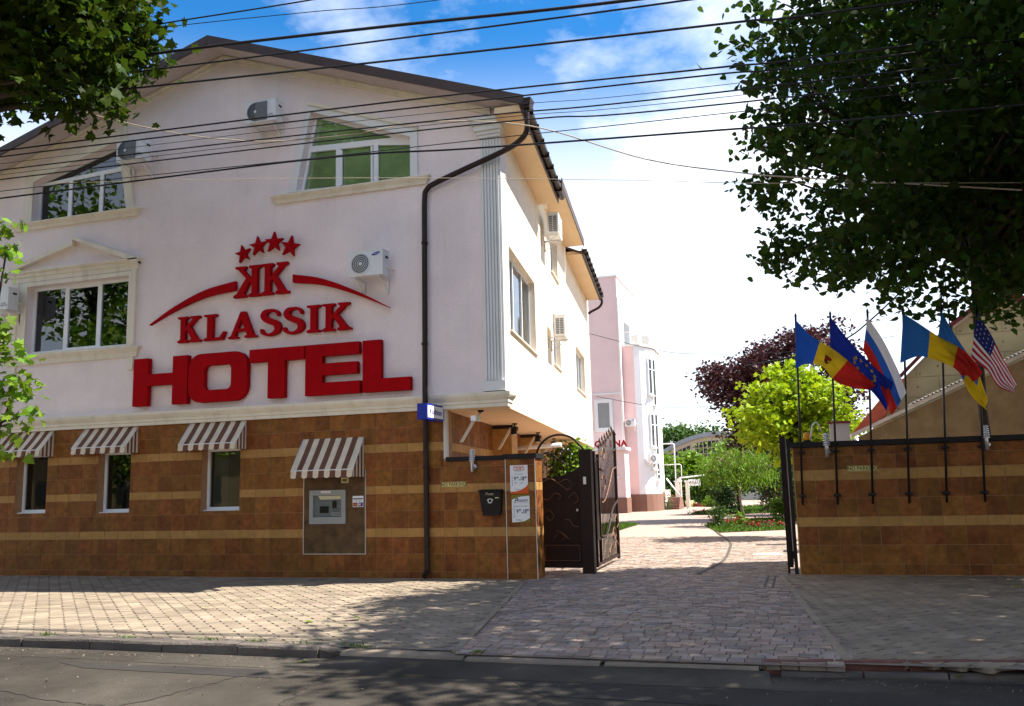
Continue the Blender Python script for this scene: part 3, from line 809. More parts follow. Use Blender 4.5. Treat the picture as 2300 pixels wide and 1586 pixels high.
# boxed eaves along the side wall
def eave(y0, y1, z, w, gutter=True, label=None):
    T = lambda s, n, zz: (CX + SD[0] / SD[1] * s + n, s, zz)
    b = MB()
    b.hexa([T(y0, 0.0, z), T(y0, w, z), T(y1, w, z), T(y1, 0.0, z)], [T(y0, 0.0, z + .12), T(y0, w, z + .12), T(y1, w, z + .12), T(y1, 0.0, z + .12)])
    so = b.build('eave_soffit', M['soffit'], hotel)
    b = MB(); b.hexa([T(y0 - .02, w + .002, z - .03), T(y0 - .02, w + .03, z - .03), T(y1, w + .03, z - .03), T(y1, w + .002, z - .03)],
                     [T(y0 - .02, w + .002, z + .2), T(y0 - .02, w + .03, z + .2), T(y1, w + .03, z + .2), T(y1, w + .002, z + .2)])
    b.build('fascia', M['roof'], hotel)
    if gutter:
        b = MB(); n = 7; r = 0.075; c = w + .03 + r
        for s in (y0 - .1, y1 + .05):
            for k in range(n):
                t = math.pi * k / (n - 1)
                b.v.append(T(s, c + r * math.cos(t), z + .13 - r * math.sin(t)))
        for k in range(n - 1): b.f.append((k, k + 1, n + k + 1, n + k)); b.mi.append(0); b.sm.append(True)
        b.f.append(tuple(range(n))); b.f.append(tuple(n + k for k in range(n))); b.mi += [0, 0]; b.sm += [False] * 2
        gt = b.build('gutter', M['brown_metal'], hotel)
        s = y0 + .3
        while s < y1: b = MB(); b.hexa([T(s, w + .02, z + .02), T(s, w + .2, z + .02), T(s + .03, w + .2, z + .02), T(s + .03, w + .02, z + .02)],
                             [T(s, w + .02, z + .14), T(s, w + .2, z + .14), T(s + .03, w + .2, z + .14), T(s + .03, w + .02, z + .14)]); s += .75; b.build('gutter_bracket', M['brown_metal'], gt)
eave(-0.58, 4.95, 8.60, 0.52)
eave(5.15, 10.8, 9.08, 0.60, False)
eave(11.0, 18.0, 8.86, 0.52)
b = MB(); b.box(-6.6, -5.9, 5.6, 6.3, 8.9, 9.9); b.build('chimney', M['cream_stucco'], hotel)

# rainwater pipes
def pipe(name, pts, r, parent, mat='brown_metal', clamps=()):
    b = MB(); b.tube(smooth_pts(pts, 5), r, 10); o = b.build(name, M[mat], parent)
    for (x, y, z) in clamps:
        c = MB(); c.lathe([(r, -.02), (r + .012, -.02), (r + .012, .02), (r, .02)], (x, y, z), 12); c.box(x - .012, x + .012, y, 0.0, z - .012, z + .012)
        c.build('pipe_clamp', M[mat], o)
    return o
pipe('rainwater_pipe', [(-4.42, -0.52, 8.72), (-4.42, -0.52, 8.45), (-4.43, -0.50, 8.25), (-4.55, -0.42, 8.12), (-4.9, -0.28, 8.0), (-5.77, -0.17, 7.78), (-6.45, -0.13, 7.58), (-6.62, -0.125, 7.48), (-6.68, -0.12, 7.3), (-6.69, -0.12, 6.5), (-6.70, -0.12, 5), (-6.71, -0.12, 3.7), (-6.705, -0.14, 3.55), (-6.66, -0.24, 3.40), (-6.66, -0.24, 3.22), (-6.69, -0.14, 3.02), (-6.71, -0.11, 2.85), (-6.71, -0.11, 1.5), (-6.71, -0.11, 0.22), (-6.71, -0.14, 0.12), (-6.71, -0.24, 0.06)], 0.053, hotel,
     clamps=((-6.69, -.12, 6.4), (-6.71, -.12, 4.4), (-6.71, -.11, 2.05), (-6.71, -.11, 0.6)))
b = MB(); b.hexa([(-4.52, -.62, 8.62), (-4.34, -.62, 8.62), (-4.34, -.44, 8.62), (-4.52, -.44, 8.62)], [(-4.57, -.66, 8.80), (-4.30, -.66, 8.80), (-4.30, -.40, 8.80), (-4.57, -.40, 8.80)])
b.build('rainwater_hopper', M['brown_metal'], hotel)
_e = lambda s, n, z: (CX + SD[0] / SD[1] * s + n, s, z)
pipe('rainwater_pipe', [_e(17.8, .62, 8.86), _e(17.8, .62, 8.66), _e(17.8, .5, 8.5), _e(17.8, .2, 8.36), _e(17.8, .07, 8.28)], 0.05, hotel)

# window: second storey, left, with pediment
def window_front(outer, holes, glass='glass', y=0.16, name='window'):
    fb = MB(); fb.prism(outer, holes, y, y + 0.07); fr = fb.build(name, M['pvc'], hotel)
    for h in holes:
        pb = MB(); pb.prism(h, [], y + 0.03, y + 0.036); pb.build('pane', M[glass], fr)
    return fr
def inset_rect(x0, x1, z0, z1, t): return rect(x0 + t, x1 - t, z0 + t, z1 - t)
x0, x1, z0, z1 = W2
w3 = (x1 - x0) / 3
fr = window_front(rect(*W2), [rect(x0 + .07, x0 + w3 - .04, z0 + .07, z1 - .07), rect(x0 + w3 + .07, x0 + 2 * w3 - .07, z0 + .10, z1 - .10), rect(x0 + 2 * w3 + .04, x1 - .07, z0 + .07, z1 - .07)])
def drape(parent, xa, xb, za, zb, y, n, mat, amp=0.035):
    cb = MB()
    for k in range(n):
        a, c = xa + (xb - xa) * k / n, xa + (xb - xa) * (k + 1) / n
        f = lambda q: y + amp * math.sin(q * 1.3) + amp * .5 * math.sin(q * 3.1)
        cb.face([(a, f(k), za), (c, f(k + 1), za), (c, f(k + 1), zb), (a, f(k), zb)], smooth=True)
    cb.build('curtain', M[mat], parent)
drape(fr, x0, x0 + w3 * 0.95, z0, z1, 0.40, 34, 'curtain'); drape(fr, x0 + w3 * 1.05, x0 + w3 * 1.95, z0, z1, 0.42, 34, 'curtain')
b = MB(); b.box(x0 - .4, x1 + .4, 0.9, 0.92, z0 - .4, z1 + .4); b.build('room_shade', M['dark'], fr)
b = MB(); b.prism(rect(x0 - .34, x1 + .20, z0 - .04, z1 + .10), [rect(*W2)], -0.05, -0.001); b.box(x0 - .34, x0 - .24, -.075, -.051, z0, z1 + .1); b.box(x1 + .10, x1 + .20, -.075, -.051, z0, z1 + .1)
b.build('surround', M['trim'], fr)
prof_s = [(0.0, -.16), (0.05, -.16), (0.07, -.10), (0.12, -.05), (0.14, -.02), (0.14, 0.0), (0.0, 0.012)]
def ledge(parent, name, xa, xb, z, prof, mat):
    P_ = [(d, z + dz) for d, dz in prof]
    return cornice(parent, name, [(xa, 0, -1, 0), (xa, 0, -1, -1), (xb, 0, 1, -1), (xb, 0, 1, 0)], P_, mat)
ledge(fr, 'sill', x0 - .46, x1 + .24, z0 - .045, [(0.0, -.22), (0.04, -.22), (0.06, -.12), (0.12, -.05), (0.14, -.02), (0.14, 0), (0, .012)], M['trim'])
b = MB(); b.box(x0 - .36, x0 - .22, -.06, -.001, z0 - .55, z0 - .27); b.box(x1 + .06, x1 + .20, -.06, -.001, z0 - .55, z0 - .27); b.build('bracket', M['trim'], fr)
ledge(fr, 'architrave', x0 - .42, x1 + .18, z1 + .36, [(0.0, -.25), (0.05, -.25), (0.05, -.15), (0.08, -.13), (0.08, -.07), (0.13, -.03), (0.13, 0.0), (0, .01)], M['trim'])
b = MB(); xm = (x0 + x1) / 2 - .12; za = z1 + .372; zt = z1 + .96
for (xa, z_a), (xb, z_b) in (((x0 - .50, za), (xm, zt)), ((xm, zt), (x1 + .26, za))):
    b.hexa([(xa, -.13, z_a - .0), (xb, -.13, z_b - .13), (xb, 0, z_b - .13), (xa, 0, z_a - .0)], [(xa, -.13, z_a + .09), (xb, -.13, z_b), (xb, 0, z_b), (xa, 0, z_a + .09)])
b.build('pediment', M['trim'], fr)

# attic windows under the gable
def shrink(poly, t):
    n = len(poly); out = []
    ar = sum(poly[i][0] * poly[(i + 1) % n][1] - poly[(i + 1) % n][0] * poly[i][1] for i in range(n)); sg = 1 if ar > 0 else -1
    for i in range(n):
        a, b_, c = Vector(poly[i - 1]), Vector(poly[i]), Vector(poly[(i + 1) % n])
        d1, d2 = (b_ - a).normalized(), (c - b_).normalized()
        n1, n2 = Vector((-d1.y, d1.x)) * sg, Vector((-d2.y, d2.x)) * sg
        m = (n1 + n2); m = m / max(0.2, m.dot(n1)); out.append((b_.x + m.x * t, b_.y + m.y * t))
    return out
# right
zt = 8.80
xl = lambda z: -9.62 + (z - 7.86) / (9.55 - 7.86) * 0.33
top = shrink([(-9.43, 8.83), (-7.50, 8.745), (-7.50, 8.85), (-9.29, 9.55)], 0.045)
lo = [shrink([(-9.62, 7.86), (-8.75, 7.834), (-8.75, 8.77), (-9.435, 8.80)], 0.05), shrink([(-8.75, 7.834), (-7.88, 7.806), (-7.88, 8.735), (-8.75, 8.77)], 0.05), shrink([(-7.88, 7.806), (-7.02, 7.78), (-7.02, 8.62), (-7.88, 8.735)], 0.05)]
fr = window_front(W3R, [top] + lo, 'glass_pale')
b = MB(); b.prism(W3R, [], 0.25, 0.26); b.build('roller_blind', M['blind'], fr)
b = MB(); b.box(-8.69, -8.64, 0.13, 0.16, 7.92, 8.68); b.box(-7.98, -7.94, 0.13, 0.16, 7.9, 8.66); b.build('sash', M['pvc'], fr)
SR = [(-9.80, 7.84), (-6.86, 7.75), (-6.86, 8.86), (-9.36, 9.78)]
b = MB(); b.prism(SR, [W3R], -0.05, -0.001); b.build('surround', M['trim_white'], fr)
b = MB(); b.hexa([(-6.84, -.09, 8.80), (-9.34, -.09, 9.70), (-9.34, -.0501, 9.70), (-6.84, -.0501, 8.80)], [(-6.84, -.09, 8.86), (-9.34, -.09, 9.78), (-9.34, -.0501, 9.78), (-6.84, -.0501, 8.86)]); b.build('hood', M['trim'], fr)
ledge(fr, 'sill', -10.05, -6.72, 7.79, prof_s, M['trim'])
# left
top = shrink([(-16.62, 8.98), (-14.13, 9.06), (-14.22, 9.55), (-14.32, 9.62)], 0.05)
lo = [shrink([(-16.62, 8.02), (-15.72, 8.005), (-15.72, 9.0), (-16.62, 8.97)], 0.05), shrink([(-15.72, 8.005), (-14.83, 7.995), (-14.83, 9.03), (-15.72, 9.0)], 0.05), shrink([(-14.83, 7.995), (-13.93, 7.98), (-14.12, 9.05), (-14.83, 9.03)], 0.05)]
fr = window_front(W3L, [top] + lo)
drape(fr, -16.6, -15.75, 8.0, 9.3, 0.42, 34, 'curtain'); drape(fr, -14.8, -13.95, 8.0, 9.3, 0.42, 34, 'curtain')
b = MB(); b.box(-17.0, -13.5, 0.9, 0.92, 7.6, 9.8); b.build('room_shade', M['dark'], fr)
SL = [(-16.86, 7.98), (-13.72, 7.94), (-14.04, 9.95), (-14.12, 10.0), (-16.86, 9.20)]
b = MB(); b.prism(SL, [W3L], -0.05, -0.001); b.build('surround', M['trim'], fr)
ledge(fr, 'sill', -17.05, -13.66, 7.98, prof_s, M['trim'])

# side wall of the ground floor, set back under the overhang, with two tiled piers
GS = side(GX1 + 0.004)
b = MB(); b.prism(rect(0.36, 18.0, -0.2, 3.118), [], -0.0, 0.2, tf=lambda s, y, z: GS(s, y, z))
gside = b.build('passage_wall', M['grout'], hotel)
tile_wall(gside, 0.37, 12.4, ROWS[4:], [(4.55, 5.45, 0, 4), (8.6, 9.5, 0, 4)], lambda s, n, z: GS(s, -n, z), SIDE_ROT, 0.1)
b = MB(); b.prism(rect(0.0, 0.35, 2.2, 3.115), [], -0.02, 0.0, tf=lambda s, y, z: GS(s, y, z)); b.build('corner_return', M['edge_trim'], hotel)
for s0 in (4.6, 8.65):
    b = MB(); b.prism(rect(s0, s0 + .8, -0.2, 3.115), [], -0.46, -0.0, tf=lambda s, y, z: GS(s, y, z))
    b.build('pier', M['band'], hotel)
    b = MB(); b.prism(rect(s0 - .03, s0 + .83, 3.03, 3.112), [], -0.49, 0.0, tf=lambda s, y, z: GS(s, y, z)); b.build('pier_cap', M['brown_metal'], hotel)
b = MB(); b.tube([(-7.84, 8.0, 2.70), (-6.2, 8.05, 2.76)], 0.06, 12); b.lathe([(0.0, -.02), (.13, -.02), (.13, .02), (0, .02)], (-7.82, 8.0, 2.70), 14, axis='x'); b.build('drain_pipe', M['trim_white'], hotel)

# ================================================================== SIGN ON THE GABLE
def poly_letter(ch):
    K = [(0, 0), (.42, 0), (.42, .07), (.32, .12), (.32, .40), (.40, .48), (.60, .12), (.52, .07), (.52, 0), (.98, 0), (.98, .07), (.86, .12), (.53, .60), (.80, .88), (.92, .93), (.92, 1), (.54, 1), (.54, .93), (.62, .88), (.32, .56), (.32, .88), (.42, .93), (.42, 1), (0, 1), (0, .93), (.12, .88), (.12, .12), (0, .07)]
    if ch == 'K': return K, []
    if ch == 'k': return [(-x, z) for x, z in reversed(K)], []
    if ch == 'L': return [(0, 0), (.68, 0), (.78, .30), (.70, .30), (.58, .10), (.32, .10), (.32, .88), (.45, .93), (.45, 1), (0, 1), (0, .93), (.12, .88), (.12, .12), (0, .07)], []
    if ch == 'I': return [(0, 0), (.44, 0), (.44, .07), (.32, .12), (.32, .88), (.44, .93), (.44, 1), (0, 1), (0, .93), (.12, .88), (.12, .12), (0, .07)], []
    if ch == 'A': return [(0, 0), (.32, 0), (.32, .07), (.23, .10), (.28, .26), (.60, .26), (.66, .10), (.57, .07), (.57, 0), (.98, 0), (.98, .07), (.88, .10), (.57, 1), (.42, 1), (.09, .10), (0, .07)], [[(.32, .36), (.56, .36), (.445, .70)]]
    if ch == 'S':
        c = [(.62, .72, .035), (.60, .83, .05), (.50, .925, .055), (.35, .95, .05), (.19, .90, .085), (.13, .77, .10), (.20, .64, .105), (.36, .54, .11), (.54, .44, .11), (.61, .29, .105), (.56, .14, .085), (.40, .05, .05), (.24, .05, .05), (.10, .13, .055), (.06, .27, .035)]
        q = smooth_pts(c, 4); L, Rr = [], []
        for i, p in enumerate(q):
            d = q[min(i + 1, len(q) - 1)][:2] - q[max(i - 1, 0)][:2]; d /= np.linalg.norm(d) + 1e-9
            n = np.array([-d[1], d[0]]); L.append(tuple(p[:2] + n * p[2])); Rr.append(tuple(p[:2] - n * p[2]))
        return L + Rr[::-1], []
sign = thing('hotel_sign', 'big red raised letters, stars and arc emblem spelling the hotel name on the pink gable', 'sign', (-10.3, -0.05, 3.5))
def put_letter(ch, x, z, w, h, name='letter', y0=-0.14, y1=-0.045):
    o, hl = poly_letter(ch); mxw = max(p[0] for p in o) - min(0, min(p[0] for p in o))
    tr = lambda L: [(x + p[0] * w, z + p[1] * h) for p in L]
    b = MB(); b.prism(tr(o), [tr(q) for q in hl], y0, y1); return b.build(name, M['red'], sign)
for ch, x, w in (('K', -12.38, .58), ('L', -11.73, .68), ('A', -11.12, .68), ('S', -10.38, .70), ('S', -9.84, .70), ('I', -9.28, .68), ('K', -8.93, .66)):
    put_letter(ch, x, 4.83 - (x + 12.4) * 0.005, w, 0.555)
put_letter('k', -10.375, 5.68, 0.66, 0.66); put_letter('K', -10.355, 5.68, 0.66, 0.66)
# block letters
def blk(name, outer, holes=()):
    b = MB(); b.prism(outer, holes, -0.17, -0.045); return b.build('letter', M['red'], sign)
HZ0, HZ1 = 3.53, 4.55
def hz(f): return HZ0 + (HZ1 - HZ0) * f
x0, x1 = -13.45, -12.08
blk('H', [(x0, hz(0)), (x0 + .37, hz(0)), (x0 + .37, hz(.42)), (x1 - .37, hz(.42)), (x1 - .37, hz(0)), (x1, hz(0)), (x1, hz(1)), (x1 - .37, hz(1)), (x1 - .37, hz(.66)), (x0 + .37, hz(.66)), (x0 + .37, hz(1)), (x0, hz(1))])
def rrect(xa, xb, za, zb, r, n=6):
    o = []
    for cx, cz, a0 in ((xb - r, za + r, -90), (xb - r, zb - r, 0), (xa + r, zb - r, 90), (xa + r, za + r, 180)):
        for k in range(n + 1):
            t = R(a0 + 90 * k / n); o.append((cx + r * math.cos(t), cz + r * math.sin(t)))
    return o
blk('O', rrect(-12.05, -10.63, HZ0, HZ1, .30), [rrect(-11.67, -11.01, HZ0 + .25, HZ1 - .25, .11)])
x0, x1 = -10.58, -9.31
blk('T', [(x0 + .44, hz(0)), (x0 + .82, hz(0)), (x0 + .82, hz(.74)), (x1, hz(.74)), (x1, hz(1)), (x0, hz(1)), (x0, hz(.74)), (x0 + .44, hz(.74))])
x0, x1 = -9.28, -8.07
blk('E', [(x0, hz(0)), (x1, hz(0)), (x1, hz(.24)), (x0 + .38, hz(.24)), (x0 + .38, hz(.385)), (x1 - .06, hz(.385)), (x1 - .06, hz(.615)), (x0 + .38, hz(.615)), (x0 + .38, hz(.76)), (x1 - .02, hz(.76)), (x1 - .02, hz(1)), (x0, hz(1))])
x0, x1 = -8.01, -7.00
blk('L', [(x0, hz(0)), (x1, hz(0)), (x1, hz(.25)), (x0 + .39, hz(.25)), (x0 + .39, hz(1)), (x0, hz(1))])
# sweeping arcs
def arc(pts):
    q = smooth_pts(pts, 6); L = [(p[0], p[1] + p[2]) for p in q]; Bt = [(p[0], p[1] - p[2]) for p in q]
    b = MB(); b.prism(Bt + L[::-1], [], -0.13, -0.045); return b.build('arc', M['red'], sign)
arc([(-13.12, 5.28, .008), (-12.5, 5.58, .045), (-11.75, 5.84, .075), (-10.98, 5.95, .095)])
arc([(-9.62, 5.97, .085), (-8.95, 5.84, .065), (-8.2, 5.55, .04), (-7.45, 5.18, .006)])
for cx, cz, rot, r in ((-10.83, 6.62, 12, .20), (-10.47, 6.75, 4, .215), (-10.09, 6.79, -2, .23), (-9.71, 6.66, -12, .235)):
    st = []
    for k in range(10):
        t = R(90 + rot + 36 * k); rr = r if k % 2 == 0 else r * 0.40; st.append((cx + rr * math.cos(t), cz + rr * math.sin(t)))
    b = MB(); n0 = 0
    b.prism(st, [], -0.12, -0.045); apex = (cx, -0.16, cz)
    for k in range(10):
        p, q = st[k], st[(k + 1) % 10]; b.face([(p[0], -0.1205, p[1]), (q[0], -0.1205, q[1]), apex])
    b.build('star', M['red'], sign)

# ================================================================== AIR CONDITIONERS
def ac_unit(label, loc, rotz=0.0, w=0.72, h=0.50, d=0.28, logo=True, grp='air conditioner units', dark_panel=False, grid=False):
    """back of the wall plate at the origin, fan side facing local -Y"""
    t = thing('air_conditioner', label, 'air conditioner', loc, grp)
    L = lambda x, y, z: (x + loc[0], y + loc[1], z + loc[2])
    yb, yf = -0.18, -0.18 - d
    def bx(m, *a): m.box(a[0] + loc[0], a[1] + loc[0], a[2] + loc[1], a[3] + loc[1], a[4] + loc[2], a[5] + loc[2])
    b = MB(); bx(b, -w / 2, w / 2, yf, yb, 0, h); c = b.build('casing', M['white_plastic'], t)
    b = MB(); bx(b, -w / 2 - .004, w / 2 + .004, yf - .004, yb + .004, h + .001, h + .018); b.build('lid', M['white_plastic'], t)
    fx, fz, fr_ = -w * 0.16, h * 0.5, h * 0.40
    b = MB()
    b.lathe([(0, .006), (fr_, .006), (fr_, -.02)], L(fx, yf, fz), 28, 'y'); fan = b.build('fan_grille', M['grille'], t)
    b = MB()
    for q in (0.35, 0.55, 0.75, 0.95):
        b.lathe([(fr_ * q - .004, .008), (fr_ * q - .004, .014), (fr_ * q + .004, .014), (fr_ * q + .004, .008)], L(fx, yf, fz), 28, 'y')
    b.lathe([(fr_ * 1.0, 0.0), (fr_ * 1.0, .018), (fr_ * 1.09, .014), (fr_ * 1.10, 0.0)], L(fx, yf, fz), 28, 'y')
    b.build('guard_ring', M['white_plastic'] if not dark_panel else M['grille'], fan)
    b = MB(); b.lathe([(0, .02), (fr_ * .17, .018), (fr_ * .19, .007)], L(fx, yf, fz), 14, 'y'); b.build('fan_hub', M['white_plastic'], fan)
    if dark_panel:
        b = MB(); p = [L(fx, yf - .006, fz - fr_)]
        bx(b, fx, w * 0.23, yf - .016, yf - .001, fz - fr_ * 1.08, fz + fr_ * 1.08); b.build('grille_panel', M['grille'], t)
    if grid:
        for i in range(2):
            for k in range(9):
                b = MB(); bx(b, -w / 2 - .006, -w / 2 - .001, yf + .04 + i * .11, yf + .13 + i * .11, .05 + k * .046, .082 + k * .046); b.build('vent_slot', M['grille'], t)
    if logo:
        b = MB(); n = 20; pts = []
        for k in range(n):
            a = 2 * math.pi * k / n; x, z = .095 * math.cos(a), .030 * math.sin(a); a2 = R(12)
            pts.append((x * math.cos(a2) - z * math.sin(a2) + w * .30 + loc[0], x * math.sin(a2) + z * math.cos(a2) + h * .86 + loc[2]))
        b.prism(pts, [], yf - .003 + loc[1], yf + .001 + loc[1]); b.build('logo_oval', M['blue'], t)
        text_obj('logo_text', 'SAMSUNG', .038, M['white_paint'], t, L(w * .30, yf - .005, h * .86))
    else:
        text_obj('label_print', 'SUPER\nINVERTER', .05, M['ink_blue'], t, L(w * .33, yf - .004, h * .22))
    b = MB(); bx(b, w / 2 + .001, w / 2 + .012, yb - .16, yb - .06, h * .72, h * .80); b.build('handle_recess', M['ink'], t)
    for x in (-w * .36, w * .36):
        b = MB(); bx(b, x - .016, x + .016, yf + .02, 0.0, -.035, -.003); bx(b, x - .016, x + .016, -.03, 0.0, -.30, -.036)
        b.hexa([L(x - .012, -.03, -.28), L(x + .012, -.03, -.28), L(x + .012, 0.0, -.28), L(x - .012, 0.0, -.28)], [L(x - .012, yf + .05, -.036), L(x + .012, yf + .05, -.036), L(x + .012, yf + .09, -.036), L(x - .012, yf + .09, -.036)])
        b.build('bracket', M['white_plastic'], t)
    b = MB(); b.tube([L(w / 2, yb - .1, .18), L(w / 2 + .05, yb - .05, .15), L(w / 2 + .04, -.02, .16)], .014, 8); b.build('hose', M['trim'], t)
    t.rotation_euler = (0, 0, rotz)
    return t
ac_unit('white air conditioner with blue oval badge, right of the red arc', (-7.78, -0.02, 5.77), h=.49)
ac_unit('air conditioner with dark grille above the pink gable centre, left of the green attic window', (-10.22, -0.02, 9.30), logo=False, h=.46, w=.72, dark_panel=True)
ac_unit('air conditioner with dark grille overlapping the left attic window corner', (-13.52, -0.02, 8.93), logo=False, h=.46, w=.70, dark_panel=True)
ac_unit('air conditioner cut by the left picture edge beside the pedimented window', (-17.05, -0.02, 5.88), logo=False, h=.49)
ac_unit('air conditioner cut by the left picture edge just above the cream cornice', (-17.48, -0.02, 3.75), logo=False, h=.49)
p = SW(5.75, 0.0, 7.95); ac_unit('upper air conditioner on the sunlit side wall beneath the eaves', (p[0], p[1], p[2]), SIDE_ROT, logo=False, h=.52, grid=True, w=.8)
p = SW(6.5, 0.0, 5.45); ac_unit('lower air conditioner on the sunlit side wall, between side windows', (p[0], p[1], p[2]), SIDE_ROT, logo=False, h=.52, w=.8, grid=True)

# ================================================================== AWNINGS
def awning(label, x0, x1, zt, proj, zf, val, nst=11):
    t = thing('awning', label, 'awning', ((x0 + x1) / 2, 0, zt), 'striped window awnings')
    w = (x1 - x0) / nst
    can = []
    for k in range(nst):
        a, c = x0 + k * w, x0 + (k + 1) * w
        m = M['awn_white'] if k % 2 == 0 else M['awn_brown']
        b = MB()
        sag = lambda f: -0.012 * math.sin(math.pi * f)
        st = 4
        for q in range(st):
            f0, f1 = q / st, (q + 1) / st
            b.face([(a, -.012 - proj * f1, zt + (zf - zt) * f1 + sag(f1)), (c, -.012 - proj * f1, zt + (zf - zt) * f1 + sag(f1)), (c, -.012 - proj * f0, zt + (zf - zt) * f0 + sag(f0)), (a, -.012 - proj * f0, zt + (zf - zt) * f0 + sag(f0))], smooth=True)
        n = 5; ed = []
        for i in range(n + 1):
            x = a + (c - a) * i / n; ed.append((x, zf - val - 0.022 * abs(math.sin(math.pi * (i / n)))))
        for i in range(n):
            b.face([(ed[i][0], -.018 - proj - .012, ed[i][1]), (ed[i + 1][0], -.018 - proj - .012, ed[i + 1][1]), (ed[i + 1][0], -.012 - proj, zf), (ed[i][0], -.012 - proj, zf)])
        b.build('stripe', m, t)
    for xs in (x0, x1):
        n = 7; b = MB(); b2 = MB()
        for k in range(n):
            f0, f1 = k / n, (k + 1) / n
            tgt = b if k % 2 == 0 else b2
            za, zb = zt + (zf - zt) * f0, zt + (zf - zt) * f1
            zlow = zf - val - .01
            tgt.face([(xs, -.012 - proj * f0, zlow - .02 * (k % 2)), (xs, -.012 - proj * f1, zlow), (xs, -.012 - proj * f1, zb), (xs, -.012 - proj * f0, za)])
        s1 = b.build('side_panel', M['awn_white'], t); b2.build('side_stripe', M['awn_brown'], s1)
    b = MB(); b.tube([(x0, -.02, zt - .01), (x0, -.01 - proj, zf - .01), (x1, -.01 - proj, zf - .01), (x1, -.02, zt - .01)], .012, 6); b.build('frame', M['white_plastic'], t)
    return t
awning('striped awning over the cash machine', -9.39, -8.06, 2.68, 0.46, 2.06, .14)
awning('striped awning third from the left, over the widest-framed ground floor window', -12.08, -10.72, 3.12, 0.37, 2.67, .12)
awning('striped awning second from the left, over the window with the pale blind', -14.80, -13.40, 3.12, 0.37, 2.70, .13)
awning('leftmost striped awning, partly behind maple leaves', -17.02, -15.65, 3.12, 0.37, 2.70, .13)

# ================================================================== CASH MACHINE
atm = thing('cash_machine', 'grey wall cash machine in a dark marbled panel under the lowest awning', 'cash machine', (-8.7, 0, 0.44))
b = MB(); b.box(ATMP[0] + .012, ATMP[1] - .012, -.008, .02, ATMP[2] + .012, ATMP[3]); b.build('dark_panel', M['tile_dark'], atm)
for nm, a in (('panel_edge', (ATMP[0], ATMP[0] + .012, -.02, .0, ATMP[2], ATMP[3])), ('panel_edge', (ATMP[1] - .012, ATMP[1], -.02, .0, ATMP[2], ATMP[3])), ('panel_edge', (ATMP[0] + .0125, ATMP[1] - .0125, -.02, .0, ATMP[2], ATMP[2] + .012))):
    b = MB(); b.box(*a); b.build(nm, M['edge_trim'], atm)
ax0, ax1, az0, az1 = -9.23, -8.44, 1.02, 1.67
b = MB(); b.prism(rect(ax0, ax1, az0, az1), [rect(ax0 + .08, ax1 - .09, az0 + .13, az1 - .10)], -.05, .0); fasc = b.build('fascia_frame', M['atm'], atm)
b = MB(); b.prism(rect(ax0 + .08, ax1 - .09, az0 + .13, az1 - .10), [], -.012, -.0085); b.build('recess', M['atm_in'], atm)
b = MB(); b.hexa([(ax0 + .24, -.045, az1 - .18), (ax1 - .10, -.045, az1 - .18), (ax1 - .10, -.014, az1 - .18), (ax0 + .24, -.014, az1 - .18)], [(ax0 + .20, -.048, az1 - .11), (ax1 - .10, -.048, az1 - .11), (ax1 - .10, -.014, az1 - .11), (ax0 + .20, -.014, az1 - .11)]); b.build('light_bar', M['beige_label'], atm)
b = MB(); b.box(ax0 + .22, ax0 + .41, -.026, -.013, az0 + .21, az0 + .34); b.build('screen', M['screen'], atm)
b = MB(); b.box(ax0 + .50, ax0 + .58, -.034, -.013, az0 + .30, az0 + .44); b.build('card_reader', M['screen'], atm)
b = MB(); b.box(ax0 + .49, ax0 + .68, -.040, -.013, az0 + .15, az0 + .22); kp = b.build('keypad', M['atm'], atm)
for i in range(4):
    for j in range(2):
        b = MB(); b.box(ax0 + .505 + i * .042, ax0 + .537 + i * .042, -.045, -.0402, az0 + .16 + j * .028, az0 + .182 + j * .028); b.build('key', M['grille'], kp)
b = MB(); b.box(ax0 + .60, ax0 + .69, -.030, -.013, az0 + .31, az0 + .36); b.build('receipt_slot', M['grille'], atm)
b = MB(); b.box(ax0 + .26, ax0 + .47, -.056, -.0505, az1 - .055, az1 - .015); b.build('bank_plate', M['white_paint'], fasc)
text_obj('bank_plate_text', 'BANCOMAT', .030, M['orange'], fasc, (ax0 + .365, -.0575, az1 - .036))
stk = MB(); sx0, sx1, sz0, sz1 = -8.30, -8.07, 1.335, 1.545
stk.box(sx0, sx1, -.014, -.0085, sz0, sz1); stk = stk.build('card_sticker', M['white_paint'], atm)
for col, a in (('ink_blue', (sx0 + .01, sx1 - .01, sz1 - .065, sz1 - .045)), ('petal_red', (sx0 + .01, sx0 + .105, sz0 + .01, sz0 + .085)), ('blue', (sx1 - .105, sx1 - .01, sz0 + .01, sz0 + .085))):
    b = MB(); b.box(a[0], a[1], -.0165, -.0145, a[2], a[3]); b.build('card_print', M[col], stk)
for x, m in ((sx0 + .04, 'petal_orange'), (sx0 + .07, 'f_yellow'), (sx1 - .07, 'white_paint'), (sx1 - .04, 'petal_red')):
    b = MB(); b.lathe([(0, .0185), (.020, .0185), (.020, .017)], (x, 0, sz0 + .047), 14, 'y'); b.build('card_print', M[m], stk)
text_obj('card_text', 'VISA VISA', .035, M['ink_blue'], stk, (-8.185, -.0165, sz1 - .095))
b = MB(); b.prism(rect(-8.53, -8.38, 1.80, 1.905), [rect(-8.505, -8.405, 1.825, 1.88)], -.05, -.0085); cap_ = b.build('small_plate', M['beige_label'], atm)
b = MB(); b.box(-8.505, -8.405, -.03, -.0085, 1.825, 1.88); b.build('small_plate_window', M['olive'], cap_)

